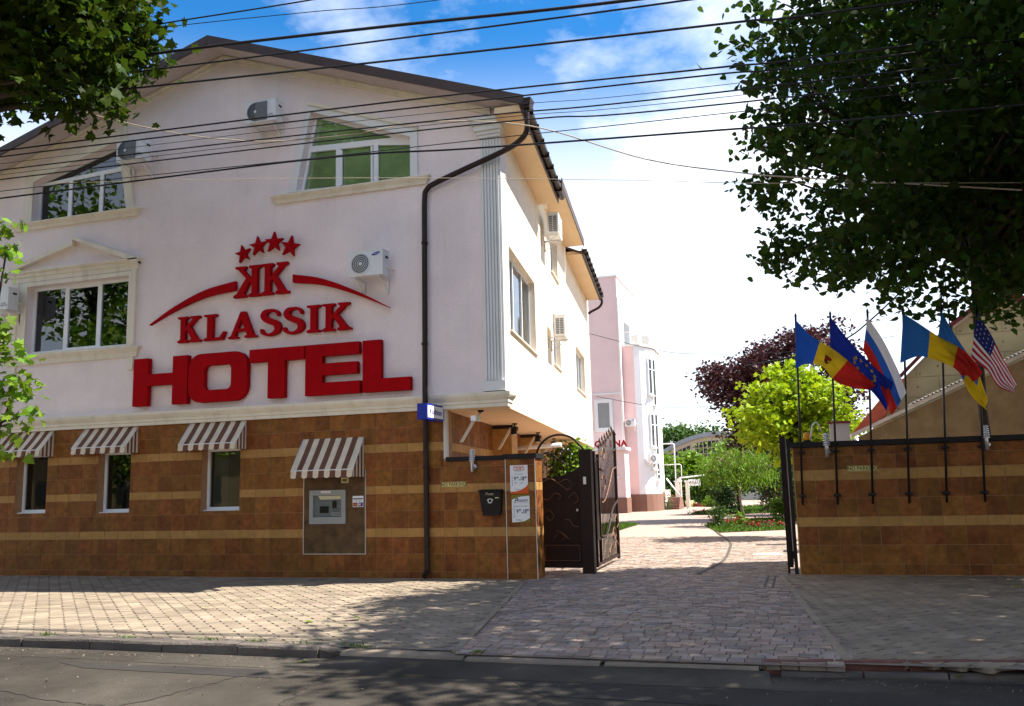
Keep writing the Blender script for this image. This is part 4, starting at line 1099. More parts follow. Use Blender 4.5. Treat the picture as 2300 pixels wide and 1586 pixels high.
# ================================================================== LOW ENTRANCE WALL
ew = thing('entrance_wall', 'low brown tiled wall with dark coping joining the hotel corner to the gate', 'wall', (-5.5, 0.15, 0))
EX0, EX1, EPX = GX1 + 0.012, -4.60, -5.17
b = MB(); b.box(GX1 + .001, EPX, 0.0, 0.30, -0.2, 2.14); wl_ = b.build('wall_body', M['grout'], ew)
tile_wall(wl_, GX1 - .031, EPX - .01, [r for r in ROWS if r[1] <= 2.04] + [(2.04, 2.14, 0)], [], front(0.0), 0.0, -16.85)
b = MB(); b.box(EPX, EX1, -0.02, 0.42, -0.2, 2.15); pl_ = b.build('pillar', M['grout'], ew)
PR = [r for r in ROWS if r[1] <= 2.04] + [(2.04, 2.15, 0)]
tile_wall(pl_, EPX + .012, EX1 - .012, PR, [], front(-0.02), 0.0, EPX - .06)
tile_wall(pl_, 0.012, 0.43, PR, [], lambda s, n, z: (EX1 + n, -0.02 + s, z), R(90), 0.0)
for x in (EPX - .004, EX1 - .008):
    b = MB(); b.box(x, x + .012, -.034, -.021, -.02, 2.15); b.build('edge_strip', M['edge_trim'], pl_)
b = MB(); b.box(EX0, EPX - .02, -.03, 0.36, 2.145, 2.225); b.build('coping', M['black_metal'], ew)
b = MB(); b.box(EPX - .045, EX1 + .035, -.07, 0.47, 2.152, 2.24); b.build('coping', M['black_metal'], ew)

def wall_lamp(label, x, y, z):
    t = thing('wall_lamp', label, 'lamp', (x, y, z), 'ribbed steel wall lamps')
    b = MB(); b.lathe([(0, 0), (.036, 0), (.036, .20)], (x, y - .09, z), 16); b.build('stem', M['silver'], t)
    b = MB(); b.lathe([(0, .2), (.030, .2), (.030, .42), (0, .42)], (x, y - .09, z), 14); b.build('glass_core', M['white_paint'], t)
    for k in range(6):
        b = MB(); h = .205 + k * .037
        b.lathe([(.030, h), (.066 - .002 * k, h), (.058 - .002 * k, h + .022), (.030, h + .022)], (x, y - .09, z), 18); b.build('rib', M['silver'], t)
    b = MB(); b.lathe([(0, .05), (.05, .05), (.05, 0)], (x + .02, y - .0, z + .10), 16, 'y'); b.build('wall_mount', M['silver'], t)
wall_lamp('ribbed steel wall lamp on the low wall beside the gate', -5.79, -0.01, 1.93)
wall_lamp('ribbed steel wall lamp between the first two flag poles', 0.46, 1.09, 2.02)
wall_lamp('ribbed steel wall lamp at the far right end of the flag wall', 2.99, 1.09, 2.05)

def no_parking(label, x0, x1, z0, z1, y):
    t = thing('no_parking_sign', label, 'sign', ((x0 + x1) / 2, y, z0), 'yellow no parking plates')
    b = MB(); b.box(x0, x1, y - .006, y, z0, z1); b.build('plate', M['yellow_sign'], t)
    b = MB(); e = .012; b.prism(rect(x0 + .005, x1 - .005, z0 + .005, z1 - .005), [rect(x0 + .005 + e * .5, x1 - .005 - e * .5, z0 + .005 + e * .5, z1 - .005 - e * .5)], y - .0085, y - .0065); b.build('border', M['ink'], t)
    text_obj('lettering', 'NO PARKING', .088, M['ink'], t, ((x0 + x1) / 2, y - .0075, (z0 + z1) / 2), bold=.0012, sx=.92)
no_parking('yellow NO PARKING plate on the low wall left of the letter box', -6.45, -5.95, 1.665, 1.765, -0.009)
no_parking('yellow NO PARKING plate behind a flag pole on the right wall', 0.78, 1.27, 1.76, 1.86, 1.092)

# letter box
mb_ = thing('letter_box', 'black metal letter box with white post horn on the low wall', 'letter box', (-5.44, 0.02, 1.15))
b = MB(); b.hexa([(-5.62, -.09, 1.20), (-5.26, -.09, 1.20), (-5.26, .022, 1.20), (-5.62, .022, 1.20)], [(-5.66, -.12, 1.575), (-5.23, -.12, 1.575), (-5.23, .022, 1.575), (-5.66, .022, 1.575)]); b.build('box', M['black_metal'], mb_)
b = MB(); b.hexa([(-5.68, -.15, 1.577), (-5.21, -.15, 1.577), (-5.21, .022, 1.577), (-5.68, .022, 1.577)], [(-5.66, -.12, 1.60), (-5.23, -.12, 1.60), (-5.23, .022, 1.61), (-5.66, .022, 1.61)]); b.build('lid', M['black_metal'], mb_)
b = MB(); b.box(-5.61, -5.27, -.095, .02, 1.135, 1.165); b.box(-5.61, -5.27, -.085, .02, 1.166, 1.199); b.build('newspaper_tray', M['black_metal'], mb_)
text_obj('lettering', 'Posta', .07, M['beige_label'], mb_, (-5.46, -.121, 1.525), shear=.2)
b = MB(); b.box(-5.35, -5.28, -.122, -.113, 1.445, 1.462); b.build('name_plate', M['yellow_sign'], mb_)
b = MB()
b.lathe([(.030, .122), (.030, .128), (.045, .128), (.045, .122)], (-5.45, .012, 1.40), 18, 'y')
b.prism([(-5.51, 1.425), (-5.49, 1.425), (-5.475, 1.395), (-5.495, 1.40)], [], -.116, -.106); b.prism([(-5.39, 1.43), (-5.41, 1.43), (-5.425, 1.395), (-5.405, 1.395)], [], -.116, -.106)
b.build('post_horn', M['white_paint'], mb_)

# two opening-hours boards on the pillar
def board(label, x0, x1, z0, z1, kind):
    y = -.030
    t = thing('opening_hours_board', label, 'sign', ((x0 + x1) / 2, y, z0))
    xc = (x0 + x1) / 2
    b = MB(); b.box(x0, x1, y - .006, y + .002, z0, z1)
    if kind == 0:
        b.build('panel', M['orange'], t)
        c = [(x0 + .004, z0 + .035), (x0 + .12, z0 + .045), (x0 + .22, z0 + .075), (x0 + .29, z0 + .115), (x1 - .004, z0 + .165), (x1 - .004, z1 - .004), (x0 + .004, z1 - .004)]
        b = MB(); b.prism(c, [], y - .009, y - .0065); b.build('white_field', M['white_paint'], t)
        for k, ch in enumerate('TNT'):
            b = MB(); b.lathe([(.030, .0125), (.030, .0135), (.040, .0135), (.040, .0125)], (xc - .066 + k * .066, y + .0, z1 - .062), 20, 'y'); b.build('logo_ring', M['orange'], t)
            text_obj('logo_letter', ch, .046, M['orange'], t, (xc - .066 + k * .066, y - .0105, z1 - .062), bold=.001)
        text_obj('small_print', 'Sure we can', .024, M['grille'], t, (xc - .01, y - .0105, z1 - .115))
        text_obj('small_print', 'Ore de lucru', .032, M['ink'], t, (xc, y - .0105, z1 - .165))
        text_obj('hours', '9', .105, M['ink'], t, (x0 + .095, y - .0105, z1 - .25), bold=.002, sx=.75); text_obj('hours', '00', .055, M['ink'], t, (x0 + .143, y - .0105, z1 - .228), bold=.001, sx=.75)
        text_obj('hours', '-', .105, M['ink'], t, (x0 + .185, y - .0105, z1 - .26), bold=.002)
        text_obj('hours', '18', .105, M['ink'], t, (x0 + .235, y - .0105, z1 - .25), bold=.002, sx=.75); text_obj('hours', '00', .055, M['ink'], t, (x0 + .298, y - .0105, z1 - .228), bold=.001, sx=.75)
        text_obj('hours', '13°°- 14°°', .048, M['grille'], t, (xc + .0, y - .0105, z1 - .33))
        text_obj('small_print', 'E: Marti', .034, M['grille'], t, (xc - .03, y - .0105, z1 - .44))
        dots, dc, dz = 5, 'petal_red', z1 - .21
    else:
        b.build('panel', M['olive'], t)
        c = [(x0 + .004, z0 + .004), (x0 + .12, z0 + .008), (x0 + .24, z0 + .025), (x1 - .004, z0 + .075), (x1 - .004, z1 - .020), (x0 + .18, z1 - .032), (x0 + .08, z1 - .055), (x0 + .004, z1 - .085)]
        b = MB(); b.prism(c, [], y - .009, y - .0065); b.build('white_field', M['white_paint'], t)
        text_obj('logo_letter', 'P', .13, M['ink_blue'], t, (x0 + .075, y - .0105, z1 - .105), shear=.35, bold=.001)
        text_obj('logo_letter', 'icasso', .085, M['ink_blue'], t, (x0 + .205, y - .0105, z1 - .095), shear=.3, bold=.001)
        b = MB(); b.box(x0 + .08, x1 - .03, y - .0105, y - .0092, z1 - .139, z1 - .136); b.build('rule', M['grille'], t)
        text_obj('small_print', 'PROGRAM DE LUCRU', .028, M['ink'], t, (xc + .0, y - .0105, z1 - .205))
        text_obj('hours', '9', .105, M['ink_blue'], t, (x0 + .11, y - .0105, z1 - .30), bold=.002, sx=.75); text_obj('hours', '00', .06, M['ink_blue'], t, (x0 + .158, y - .0105, z1 - .275), bold=.001, sx=.75)
        text_obj('hours', '-', .105, M['ink_blue'], t, (x0 + .198, y - .0105, z1 - .31), bold=.002)
        text_obj('hours', '18', .105, M['ink_blue'], t, (x0 + .243, y - .0105, z1 - .30), bold=.002, sx=.75); text_obj('hours', '00', .06, M['ink_blue'], t, (x0 + .303, y - .0105, z1 - .275), bold=.001, sx=.75)
        text_obj('small_print', 'E: Marti', .038, M['ink'], t, (xc - .03, y - .0105, z0 + .045))
        dots, dc, dz = 5, 'ink', z1 - .25
    for k in range(dots):
        b = MB(); b.lathe([(0, .0115), (.009, .0115), (.009, .0095)], (x0 + .045, y, dz - k * .037), 8, 'y'); b.build('bullet', M[dc], t)
board('white opening hours board with orange corner and three ringed letters', -5.08, -4.735, 1.515, 2.035, 0)
board('white opening hours board with olive corners and handwritten navy name, below the orange one', -5.06, -4.715, 1.0, 1.495, 1)

# blue street-name box at the corner
t = thing('street_sign', 'blue box street sign projecting from the hotel corner', 'sign', (-6.45, 0, 2.9))
sx = -6.36; b = MB(); b.box(-6.58, -6.385, -.80, -.012, 2.90, 3.19); b.build('box', M['blue'], t)
b = MB(); b.box(-6.384, -6.379, -.775, -.04, 2.935, 3.155); b.build('white_panel', M['white_paint'], t)
text_obj('lettering', 'M. Kogălniceanu', .15, M['blue'], t, (-6.3775, -.41, 3.045), rotz=R(90), bold=.003, sx=.58, shear=.15)
b = MB(); b.box(-6.50, -6.46, -.012, 0.0, 3.0, 3.1); b.build('mount', M['black_metal'], t)

# cameras and spotlights under the overhang
def spot(label, s, kind):
    base = _e(s, 0.0, 3.12); x, y = GS(s, 0, 0)[0] + .62, base[1]
    t = thing('spotlight' if kind else 'security_camera', label, 'spotlight' if kind else 'camera', (x, y, 3.12), 'fittings under the passage soffit')
    b = MB(); b.lathe([(0, -.03), (.06, -.03), (.06, .0)], (x, y, 3.118), 12); b.build('mount', M['black_metal'], t)
    if kind:
        b = MB(); b.tube([(x, y, 3.09), (x, y, 3.02)], .014, 6); b.tube([(x - .02, y, 3.02), (x - .02, y - .02, 2.86)], .075, 10); hd = b.build('head', M['black_metal'], t)
        b = MB(); b.lathe([(0, 0), (.066, .0), (.066, .01)], (x - .02, y - .021, 2.848), 12); b.build('lens', M['silver'], hd)
    else:
        b = MB(); b.tube([(x, y, 3.09), (x - .05, y - .05, 2.98)], .02, 6); b.box(x - .10, x + .0, y - .30, y - .02, 2.9, 3.0); b.build('body', M['silver'], t)
    b = MB(); b.hexa([(x - .44, y - .02, 2.52), (x - .38, y - .02, 2.52), (x - .38, y + .02, 2.52), (x - .44, y + .02, 2.52)], [(x - .12, y - .02, 3.02), (x - .06, y - .02, 3.02), (x - .06, y + .02, 3.02), (x - .12, y + .02, 3.02)]); b.build('brace', M['trim'], t)
spot('security camera on a brace at the passage mouth beside the street sign', 0.45, 0)
spot('black spotlight nearest the street beneath the passage soffit', 4.2, 1)
spot('middle black spotlight under the passage soffit', 7.9, 1)
spot('farthest black spotlight under the passage soffit, behind the gate arch', 11.2, 1)

# ================================================================== GATES
pg = thing('pedestrian_gate', 'dark brown metal pedestrian gate with curved sheet and iron arch', 'gate', (-4.45, 1.2, 0))
top = smooth_pts([(-4.90, 1.80), (-4.7, 1.80), (-4.45, 1.83), (-4.2, 1.92), (-4.03, 2.03)], 5)
b = MB(); b.prism([(-4.90, 0.09), (-4.03, 0.09)] + [tuple(p) for p in reversed(top)], [], 1.19, 1.205); b.build('sheet', M['gate'], pg)
b = MB(); b.box(-4.93, -4.87, 1.16, 1.24, 0.08, 2.22); b.build('stile', M['gate'], pg)
b = MB(); b.box(-4.86, -4.04, 1.165, 1.188, 0.10, 0.17); b.box(-4.86, -4.04, 1.165, 1.188, 0.56, 0.60); b.build('rail', M['gate'], pg)
b = MB(); b.prism(rect(-4.80, -4.10, .22, .52), [rect(-4.785, -4.115, .235, .505)], 1.176, 1.188); b.build('lower_panel', M['gate_scroll'], pg)
b = MB(); b.box(-4.03, -3.80, 1.02, 1.20, -0.05, 2.32); b.build('post', M['gate'], pg)
b = MB(); b.box(-3.955, -3.90, 1.0, 1.019, 1.66, 1.80); b.build('intercom', M['silver'], pg)
b = MB(); b.lathe([(0, .06), (.028, .055), (.032, .02), (.018, 0)], (-4.12, 1.19, 1.17), 12, 'y'); b.build('knob', M['silver'], pg)
def scroll(pts, r, parent, mat='gate_scroll', n=6, name='scroll'):
    b = MB(); b.tube(smooth_pts(pts, n), r, 6); return b.build(name, M[mat], parent)
def spiral(cx, cz, y, r0, r1, a0, turns, n=22, px=None):
    return [(cx + (r0 + (r1 - r0) * k / n) * math.cos(a0 + turns * 2 * math.pi * k / n), y, cz + (r0 + (r1 - r0) * k / n) * math.sin(a0 + turns * 2 * math.pi * k / n)) for k in range(n + 1)]
scroll([(-4.93, 1.2, 2.15), (-4.88, 1.2, 2.38), (-4.70, 1.2, 2.57), (-4.45, 1.2, 2.63), (-4.2, 1.2, 2.56), (-4.02, 1.2, 2.38), (-3.97, 1.2, 2.30)], .022, pg, 'gate', name='arch')
scroll(spiral(-4.70, 2.12, 1.2, .17, .05, 2.6, -1.1), .010, pg, 'gate'); scroll(spiral(-4.32, 2.17, 1.2, .16, .04, .4, 1.2), .010, pg, 'gate')
scroll([(-4.87, 1.2, 2.20), (-4.7, 1.2, 2.30), (-4.5, 1.2, 2.18), (-4.3, 1.2, 2.02), (-4.1, 1.2, 2.12)], .010, pg, 'gate')
for x, z1 in ((-4.72, 2.18), (-4.58, 2.40), (-4.42, 2.40), (-4.25, 2.34)):
    scroll([(x, 1.2, 1.79), (x, 1.2, (1.79 + z1) / 2), (x, 1.2, z1)], .009, pg, 'gate', name='bar')
for pts in ([(-4.85, 1.18, 1.70), (-4.65, 1.18, 1.78), (-4.45, 1.18, 1.66), (-4.30, 1.18, 1.56), (-4.22, 1.18, 1.66), (-4.32, 1.18, 1.76), (-4.5, 1.18, 1.70)],
            [(-4.83, 1.18, 1.42), (-4.70, 1.18, 1.38), (-4.58, 1.18, 1.50), (-4.46, 1.18, 1.46), (-4.50, 1.18, 1.36)],
            [(-4.85, 1.18, 1.05), (-4.72, 1.18, 1.18), (-4.60, 1.18, 1.08), (-4.68, 1.18, .98), (-4.74, 1.18, 1.06)], [(-4.60, 1.18, .66), (-4.48, 1.18, .76), (-4.36, 1.18, .68), (-4.44, 1.18, .62)], [(-4.30, 1.18, 1.40), (-4.18, 1.18, 1.50), (-4.10, 1.18, 1.36), (-4.2, 1.18, 1.30)], [(-4.55, 1.18, .80), (-4.42, 1.18, .70), (-4.28, 1.18, .62)], [(-4.38, 1.18, 1.0), (-4.28, 1.18, .98), (-4.22, 1.18, .88), (-4.1, 1.18, .86)]):
    scroll(pts, .011, pg)

dg_ = thing('driveway_gate', 'wrought iron driveway gate leaf swung open into the yard', 'gate', (-3.83, 2.5, 0))
GY0, GY1, GXp = 1.42, 4.0, -3.84
lean = lambda y: GXp - (y - GY0) * 0.03
bz = [0.10, 2.30]
def gtop(y): f = (y - GY0) / (GY1 - GY0); return 2.28 + 0.12 * math.sin(f * 2.2) + 0.45 * f * f
for (y0, y1, z0, z1, nm) in ((GY0, GY0 + .08, .08, 2.30, 'stile'), (GY1 - .08, GY1, .05, 2.72, 'stile'), (GY0 + .42, GY0 + .47, .1, 2.25, 'stile')):
    b = MB(); b.hexa([(lean(y0) - .03, y0, z0), (lean(y0) + .03, y0, z0), (lean(y1) + .03, y1, z0), (lean(y1) - .03, y1, z0)], [(lean(y0) - .03, y0, z1), (lean(y0) + .03, y0, z1), (lean(y1) + .03, y1, z1), (lean(y1) - .03, y1, z1)]); b.build(nm, M['gate'], dg_)
for z in (.10, .58, 2.12):
    y1 = GY1 if z < .2 else GY0 + .45
    b = MB(); b.hexa([(lean(GY0) - .025, GY0 + .081, z), (lean(GY0) + .025, GY0 + .081, z), (lean(y1) + .025, y1 - .081, z), (lean(y1) - .025, y1 - .081, z)], [(lean(GY0) - .025, GY0 + .081, z + .05), (lean(GY0) + .025, GY0 + .081, z + .05), (lean(y1) + .025, y1 - .081, z + .05), (lean(y1) - .025, y1 - .081, z + .05)]); b.build('rail', M['gate'], dg_)
b = MB(); b.hexa([(lean(GY0) - .004, GY0 + .08, .62), (lean(GY0) + .004, GY0 + .08, .62), (lean(1.86) + .004, 1.86, .62), (lean(1.86) - .004, 1.86, .62)], [(lean(GY0) - .004, GY0 + .08, 2.1), (lean(GY0) + .004, GY0 + .08, 2.1), (lean(1.86) + .004, 1.86, 2.1), (lean(1.86) - .004, 1.86, 2.1)]); b.build('sheet', M['gate'], dg_)
for k in range(13):
    y = GY0 + .60 + k * .145; zt_ = gtop(y) + (.10 if k % 2 else 0)
    b = MB(); b.tube([(lean(y), y, .12), (lean(y), y, zt_)], .010, 6); bar = b.build('bar', M['gate'], dg_)
    b = MB(); b.lathe([(.0, .12), (.022, .04), (.010, 0), (0, 0)], (lean(y), y, zt_), 8); b.build('spike', M['gate_scroll'], bar)
b = MB(); b.lathe([(0, .14), (.05, .02), (.03, 0), (0, 0)], (lean(GY1 - .04), GY1 - .04, 2.72), 8); b.build('finial', M['gate'], dg_)
def gs(pts, r=.018, mat='gate_scroll'):
    b = MB(); b.tube(smooth_pts([(lean(y) + .035, y, z) for y, z in pts], 6), r, 6); b.build('scroll', M[mat], dg_)
gs([(1.9, 1.95), (2.3, 1.93), (2.8, 2.05), (3.3, 2.32), (3.9, 2.42)], .024, 'gate'); gs([(2.0, 1.28), (2.4, 1.35), (2.9, 1.62), (3.4, 1.95), (3.9, 2.02)], .018)
gs([(1.9, .62), (2.3, .62), (2.7, .78), (3.2, 1.12), (3.9, 1.30)], .024, 'gate'); gs([(3.0, .55), (3.3, .75), (3.5, .60), (3.3, .48), (3.15, .58)], .012); gs([(3.4, .9), (3.7, 1.0), (3.85, .8), (3.65, .72)], .012)
gs([(2.05, 1.75), (2.3, 1.85), (2.45, 1.65), (2.2, 1.5), (2.1, 1.62)], .012); gs([(2.6, .25), (2.9, .42), (3.2, .3), (3.5, .45), (3.8, .35)], .012); gs([(2.1, 2.2), (2.3, 2.4), (2.5, 2.3), (2.35, 2.15)], .012)

rg = thing('gate_leaf', 'dark gate leaf folded back edge-on beside the right flag wall', 'gate', (-0.3, 2.6, 0))
b = MB(); b.box(-.30, -.24, 1.30, 3.9, .1, 2.42); b.build('frame', M['gate'], rg)
b = MB(); b.box(-.34, -.301, 1.32, 1.40, .0, 2.48); b.box(-.239, -.20, 1.34, 1.42, .25, .38); b.build('stile', M['gate'], rg)
b = MB(); b.box(-.22, -.16, 1.10, 1.20, .0, 2.35); b.build('hinge_post', M['black_metal'], rg)

# ================================================================== RIGHT WALL WITH FLAGS
rw = thing('flag_wall', 'dark brown tiled boundary wall with tan bands and black coping, carrying the flag poles', 'wall', (2, 1.25, 0))
RX0, RX1 = -0.12, 9.0
b = MB(); b.box(RX0, RX1, 1.10, 1.42, -0.2, 2.20); rwb = b.build('wall_body', M['grout'], rw)
RROWS = [(0.0, 0.18, 0), (0.18, 0.50, 0), (0.50, 0.82, 0), (0.82, 0.98, 1), (0.98, 1.30, 0), (1.30, 1.62, 0), (1.62, 1.80, 1), (1.80, 2.04, 0), (2.04, 2.20, 0)]
tile_wall(rwb, RX0 + .01, 4.2, RROWS, [], front(1.10), 0.0, -0.11)
tile_wall(rwb, 0.01, 0.31, RROWS, [], lambda s, n, z: (RX0 - n, 1.42 - s, z), R(-90), 0.0)
b = MB(); b.box(RX0 - .012, RX0 + .008, 1.086, 1.099, -.02, 2.20); b.build('edge_strip', M['band'], rw)
b = MB(); b.box(RX0 - .06, RX1, 1.03, 1.49, 2.21, 2.30); b.build('coping', M['black_metal'], rw)

bc = thing('warning_beacon', 'amber warning beacon with grey cable loop on the flag wall end', 'lamp', (0.14, 1.22, 2.30))
b = MB(); b.lathe([(0, 0), (.07, 0), (.07, .03), (.055, .04)], (.14, 1.22, 2.30), 16); b.build('base', M['black_metal'], bc)
b = MB(); b.lathe([(.055, .04), (.06, .06), (.055, .15), (.035, .175), (0, .18)], (.14, 1.22, 2.30), 16); b.build('lens', M['beacon'], bc)
b = MB(); b.tube(smooth_pts([(.20, 1.26, 2.31), (.22, 1.30, 2.45), (.26, 1.35, 2.62), (.34, 1.4, 2.66), (.40, 1.45, 2.5)], 5), .012, 6); b.build('cable', M['white_plastic'], bc)

POLES = [(-0.01, .10), (0.57, .69), (1.14, 1.31), (1.72, 1.89), (2.30, 2.50), (2.88, 3.04)]
PZ = [4.56, 4.55, 4.54, 4.53, 4.54, 4.46]
FL = {
 'moldova': ([(0.1, 4.48), (0.34, 4.18), (0.66, 3.92), (1.0, 3.58), (1.33, 3.23)], [(0.03, 3.6), (0.21, 3.67), (0.48, 3.60), (0.73, 3.31), (1.26, 3.14)]),
 'eu': ([(0.69, 4.49), (0.97, 4.03), (1.23, 3.66), (1.45, 3.43), (1.61, 3.26)], [(0.63, 3.85), (0.87, 3.66), (1.08, 3.38), (1.30, 3.08), (1.46, 2.76)]),
 'russia': ([(1.30, 4.44), (1.47, 4.1), (1.61, 3.78), (1.73, 3.41), (1.8, 3.06)], [(1.18, 3.85), (1.29, 3.6), (1.40, 3.25), (1.47, 2.94), (1.53, 2.68)]),
 'romania': ([(1.88, 4.45), (2.15, 4.23), (2.44, 3.98), (2.75, 3.72), (3.0, 3.33)], [(1.76, 3.59), (2.07, 3.69), (2.35, 3.57), (2.62, 3.39), (2.79, 3.1)]),
 'ukraine': ([(2.49, 4.45), (2.61, 4.13), (2.77, 3.74), (2.93, 3.37), (3.05, 2.92)], [(2.38, 3.95), (2.51, 3.72), (2.64, 3.40), (2.80, 3.01), (3.02, 2.70)]),
 'usa': ([(3.03, 4.36), (3.16, 4.07), (3.29, 3.68), (3.41, 3.42), (3.5, 3.12)], [(2.87, 3.62), (2.98, 3.47), (3.12, 3.34), (3.24, 3.08), (3.4, 2.95)])}
FLAB = {'moldova': 'blue, yellow and red flag with a brown crest, leftmost on the wall', 'eu': 'dark blue flag with a ring of yellow stars',
        'russia': 'drooping white, blue and red flag behind the starred blue one', 'romania': 'plain blue, yellow and red flag flying wide, without crest',
        'ukraine': 'drooping light blue and yellow flag behind the plain tricolour', 'usa': 'rightmost flag with white stars and red and white stripes'}
def flag(key, i):
    (xb, xt) = POLES[i]; ph = i * 1.7
    pt = thing('flag_pole', 'slim black pole carrying the ' + FLAB[key].split(', ')[0] + {'moldova': ', the leftmost pole', 'romania': ' and red flag without crest', 'russia': ' and red flag', 'usa': ''}.get(key, ''), 'flag pole', (xb, 1.0, 1.22), 'flag poles on the wall')
    b = MB(); b.tube([(xb, 1.0, 1.20), (xb + (xt - xb) * .5, .96, 2.9), (xt, .93, PZ[i])], .019, 8); b.build('shaft', M['pole'], pt)
    b = MB(); b.lathe([(0, .07), (.022, .02), (.022, 0), (0, 0)], (xt, .93, PZ[i]), 8); b.build('finial', M['pole'], pt)
    for z in (1.36, 2.12):
        x = xb + (xt - xb) * (z - 1.2) / 3.3
        b = MB(); b.box(x - .06, x + .06, 1.02, 1.092, z - .02, z + .02); b.lathe([(.02, -.025), (.032, -.025), (.032, .025), (.02, .025)], (x, 1.0, z), 12); b.build('wall_bracket', M['pole'], pt)
    top, bot = FL[key]
    nu, nv = 44, 26
    tq = smooth_pts(top, 11); bq = smooth_pts(bot, 11)
    G = np.zeros((nu + 1, nv + 1, 3))
    for a in range(nu + 1):
        f = a / nu
        for c in range(nv + 1):
            v = c / nv
            p = tq[a] * (1 - v) + bq[a] * v
            y = .90 - .10 * f + f * .11 * math.sin(f * 6.5 + ph + v * 1.8) + .055 * f * math.sin(v * 7 + f * 9 + ph) + .012 * (.3 + f) * math.sin(v * 19 - f * 13 + ph * 2)
            G[a, c] = (p[0], y - .02, p[1])
    def colour(u, v):
        if key in ('moldova', 'romania'): return 0 if u < .36 else (1 if u < .68 else 2)
        if key == 'eu': return 0
        if key == 'russia': return 0 if v < .34 else (1 if v < .67 else 2)
        if key == 'ukraine': return 0 if v < .5 and u < .80 or u < .62 else 1
        if key == 'usa':
            if u < .42 and v < .54: return 0
            return 1 if int(v * 13) % 2 == 0 else 2
    mats = {'moldova': ['f_blue', 'f_yellow', 'f_red'], 'romania': ['f_sky', 'f_yellow', 'f_red'], 'eu': ['f_eu'], 'russia': ['f_white', 'f_rblue', 'f_red'], 'ukraine': ['f_sky', 'f_yellow'], 'usa': ['f_navy', 'f_usred', 'f_white']}[key]
    ft = thing('flag', FLAB[key], 'flag', (xt, .92, 3.6), 'flags on the wall')
    b = MB(); n0 = 0
    for a in range(nu + 1):
        for c in range(nv + 1): b.v.append(tuple(G[a, c]))
    W = nv + 1
    for a in range(nu):
        for c in range(nv):
            b.f.append((a * W + c, a * W + c + 1, (a + 1) * W + c + 1, (a + 1) * W + c)); b.mi.append(colour((a + .5) / nu, (c + .5) / nv)); b.sm.append(True)
    cloth = b.build('cloth', [M[m] for m in mats], ft)
    def on(u, v, off):
        fu, fv = u * nu, v * nv; a, c = min(int(fu), nu - 1), min(int(fv), nv - 1)
        p = Vector(G[a, c]); du = Vector(G[a + 1, c]) - p; dv = Vector(G[a, c + 1]) - p
        nrm = du.cross(dv).normalized()
        if nrm.y > 0: nrm = -nrm
        return p + du * (fu - a) + dv * (fv - c), du.normalized(), -dv.normalized(), nrm * off
    def star(u, v, r, mat):
        for off in (.005, -.005):
            b = MB(); pts = []
            p, du, dv, nr = on(u, v, off)
            for k in range(10):
                t = R(90 + 36 * k); rr = r if k % 2 == 0 else r * .4; pts.append(p + nr + du * rr * math.cos(t) + dv * rr * math.sin(t))
            for k in range(10): b.face([p + nr, pts[k], pts[(k + 1) % 10]])
            b.build('star', M[mat], cloth)
    if key == 'eu':
        for k in range(12):
            t = 2 * math.pi * k / 12; star(.52 + .17 * math.cos(t), .5 + .27 * math.sin(t), .042, 'f_yellow')
    if key == 'usa':
        for a in range(5):
            for c in range(4): star(.05 + a * .08, .08 + c * .12, .020, 'f_white')
    if key == 'moldova':
        p, du, dv, nr = on(.52, .48, .006)
        sh = [(-.10, .06), (-.05, .13), (-.02, .09), (0, .15), (.02, .09), (.05, .13), (.10, .06), (.06, -.02), (.05, -.10), (0, -.14), (-.05, -.10), (-.06, -.02)]
        b = MB(); b.face([p + nr + du * x + dv * z for x, z in sh]); b.build('crest', M['f_crest'], cloth)
        sh = [(-.04, .04), (.04, .04), (.04, -.03), (0, -.08), (-.04, -.03)]
        b = MB(); b.face([p + nr * 1.6 + du * x + dv * z for x, z in sh]); b.build('crest_shield', M['f_red'], cloth)
for i, k in enumerate(FL): flag(k, i)

# ================================================================== PINK BUILDINGS IN THE YARD
tw = thing('pink_tower_block', 'tall flat-roofed pink block behind the hotel with one grey shuttered window', 'building', (-11.5, 41, 0))
b = MB(); b.box(-13.5, -10.35, 39, 45.5, 1.0, 14.75); b.build('wall', M['pink2'], tw)
b = MB(); b.box(-13.55, -10.30, 38.95, 45.55, 14.751, 14.86); b.build('parapet_cap', M['trim_white'], tw)
b = MB(); b.box(-13.45, -10.25, 38.9, 45.6, -.2, 1.0); b.build('plinth', M['plinth'], tw)
b = MB(); b.box(-13.5, -10.36, 38.93, 38.999, 7.25, 7.36); b.build('string_course', M['trim_white'], tw)
b = MB(); b.prism(rect(-12.05, -10.88, 4.95, 6.98), [rect(-11.82, -11.1, 5.2, 6.74)], 38.9, 38.999); wnd = b.build('window', M['trim_white'], tw)
b = MB(); b.box(-11.82, -11.1, 38.96, 38.99, 5.2, 6.74); b.build('shutter', M['grille'], wnd)
for k in range(22):
    b = MB(); z = 5.22 + k * .069; b.box(-11.81, -11.11, 38.945, 38.959, z, z + .05); b.build('slat', M['atm'], wnd)
b = MB(); b.box(-10.349, -10.33, 41, 43, 9.0, 12.2); b.build('side_window', M['grille'], tw)
b = MB(); b.tube([(-10.30, 38.93, .4), (-10.30, 38.93, 13.2), (-10.28, 39.1, 13.5)], .06, 8); b.build('rainwater_pipe', M['trim_white'], tw)
cn = thing('entrance_canopy', 'small pink porch under the tower with red capital letters on its edge', 'porch', (-11.4, 38, 0))
b = MB(); b.box(-12.3, -9.85, 37.2, 38.88, 3.72, 3.88); b.build('roof_slab', M['trim_white'], cn)
b = MB(); b.box(-12.2, -10.0, 37.5, 38.88, .9, 3.71); b.build('wall', M['pink2'], cn)
b = MB(); b.box(-12.25, -9.95, 37.45, 38.9, -.2, .9); b.build('plinth', M['plinth'], cn)
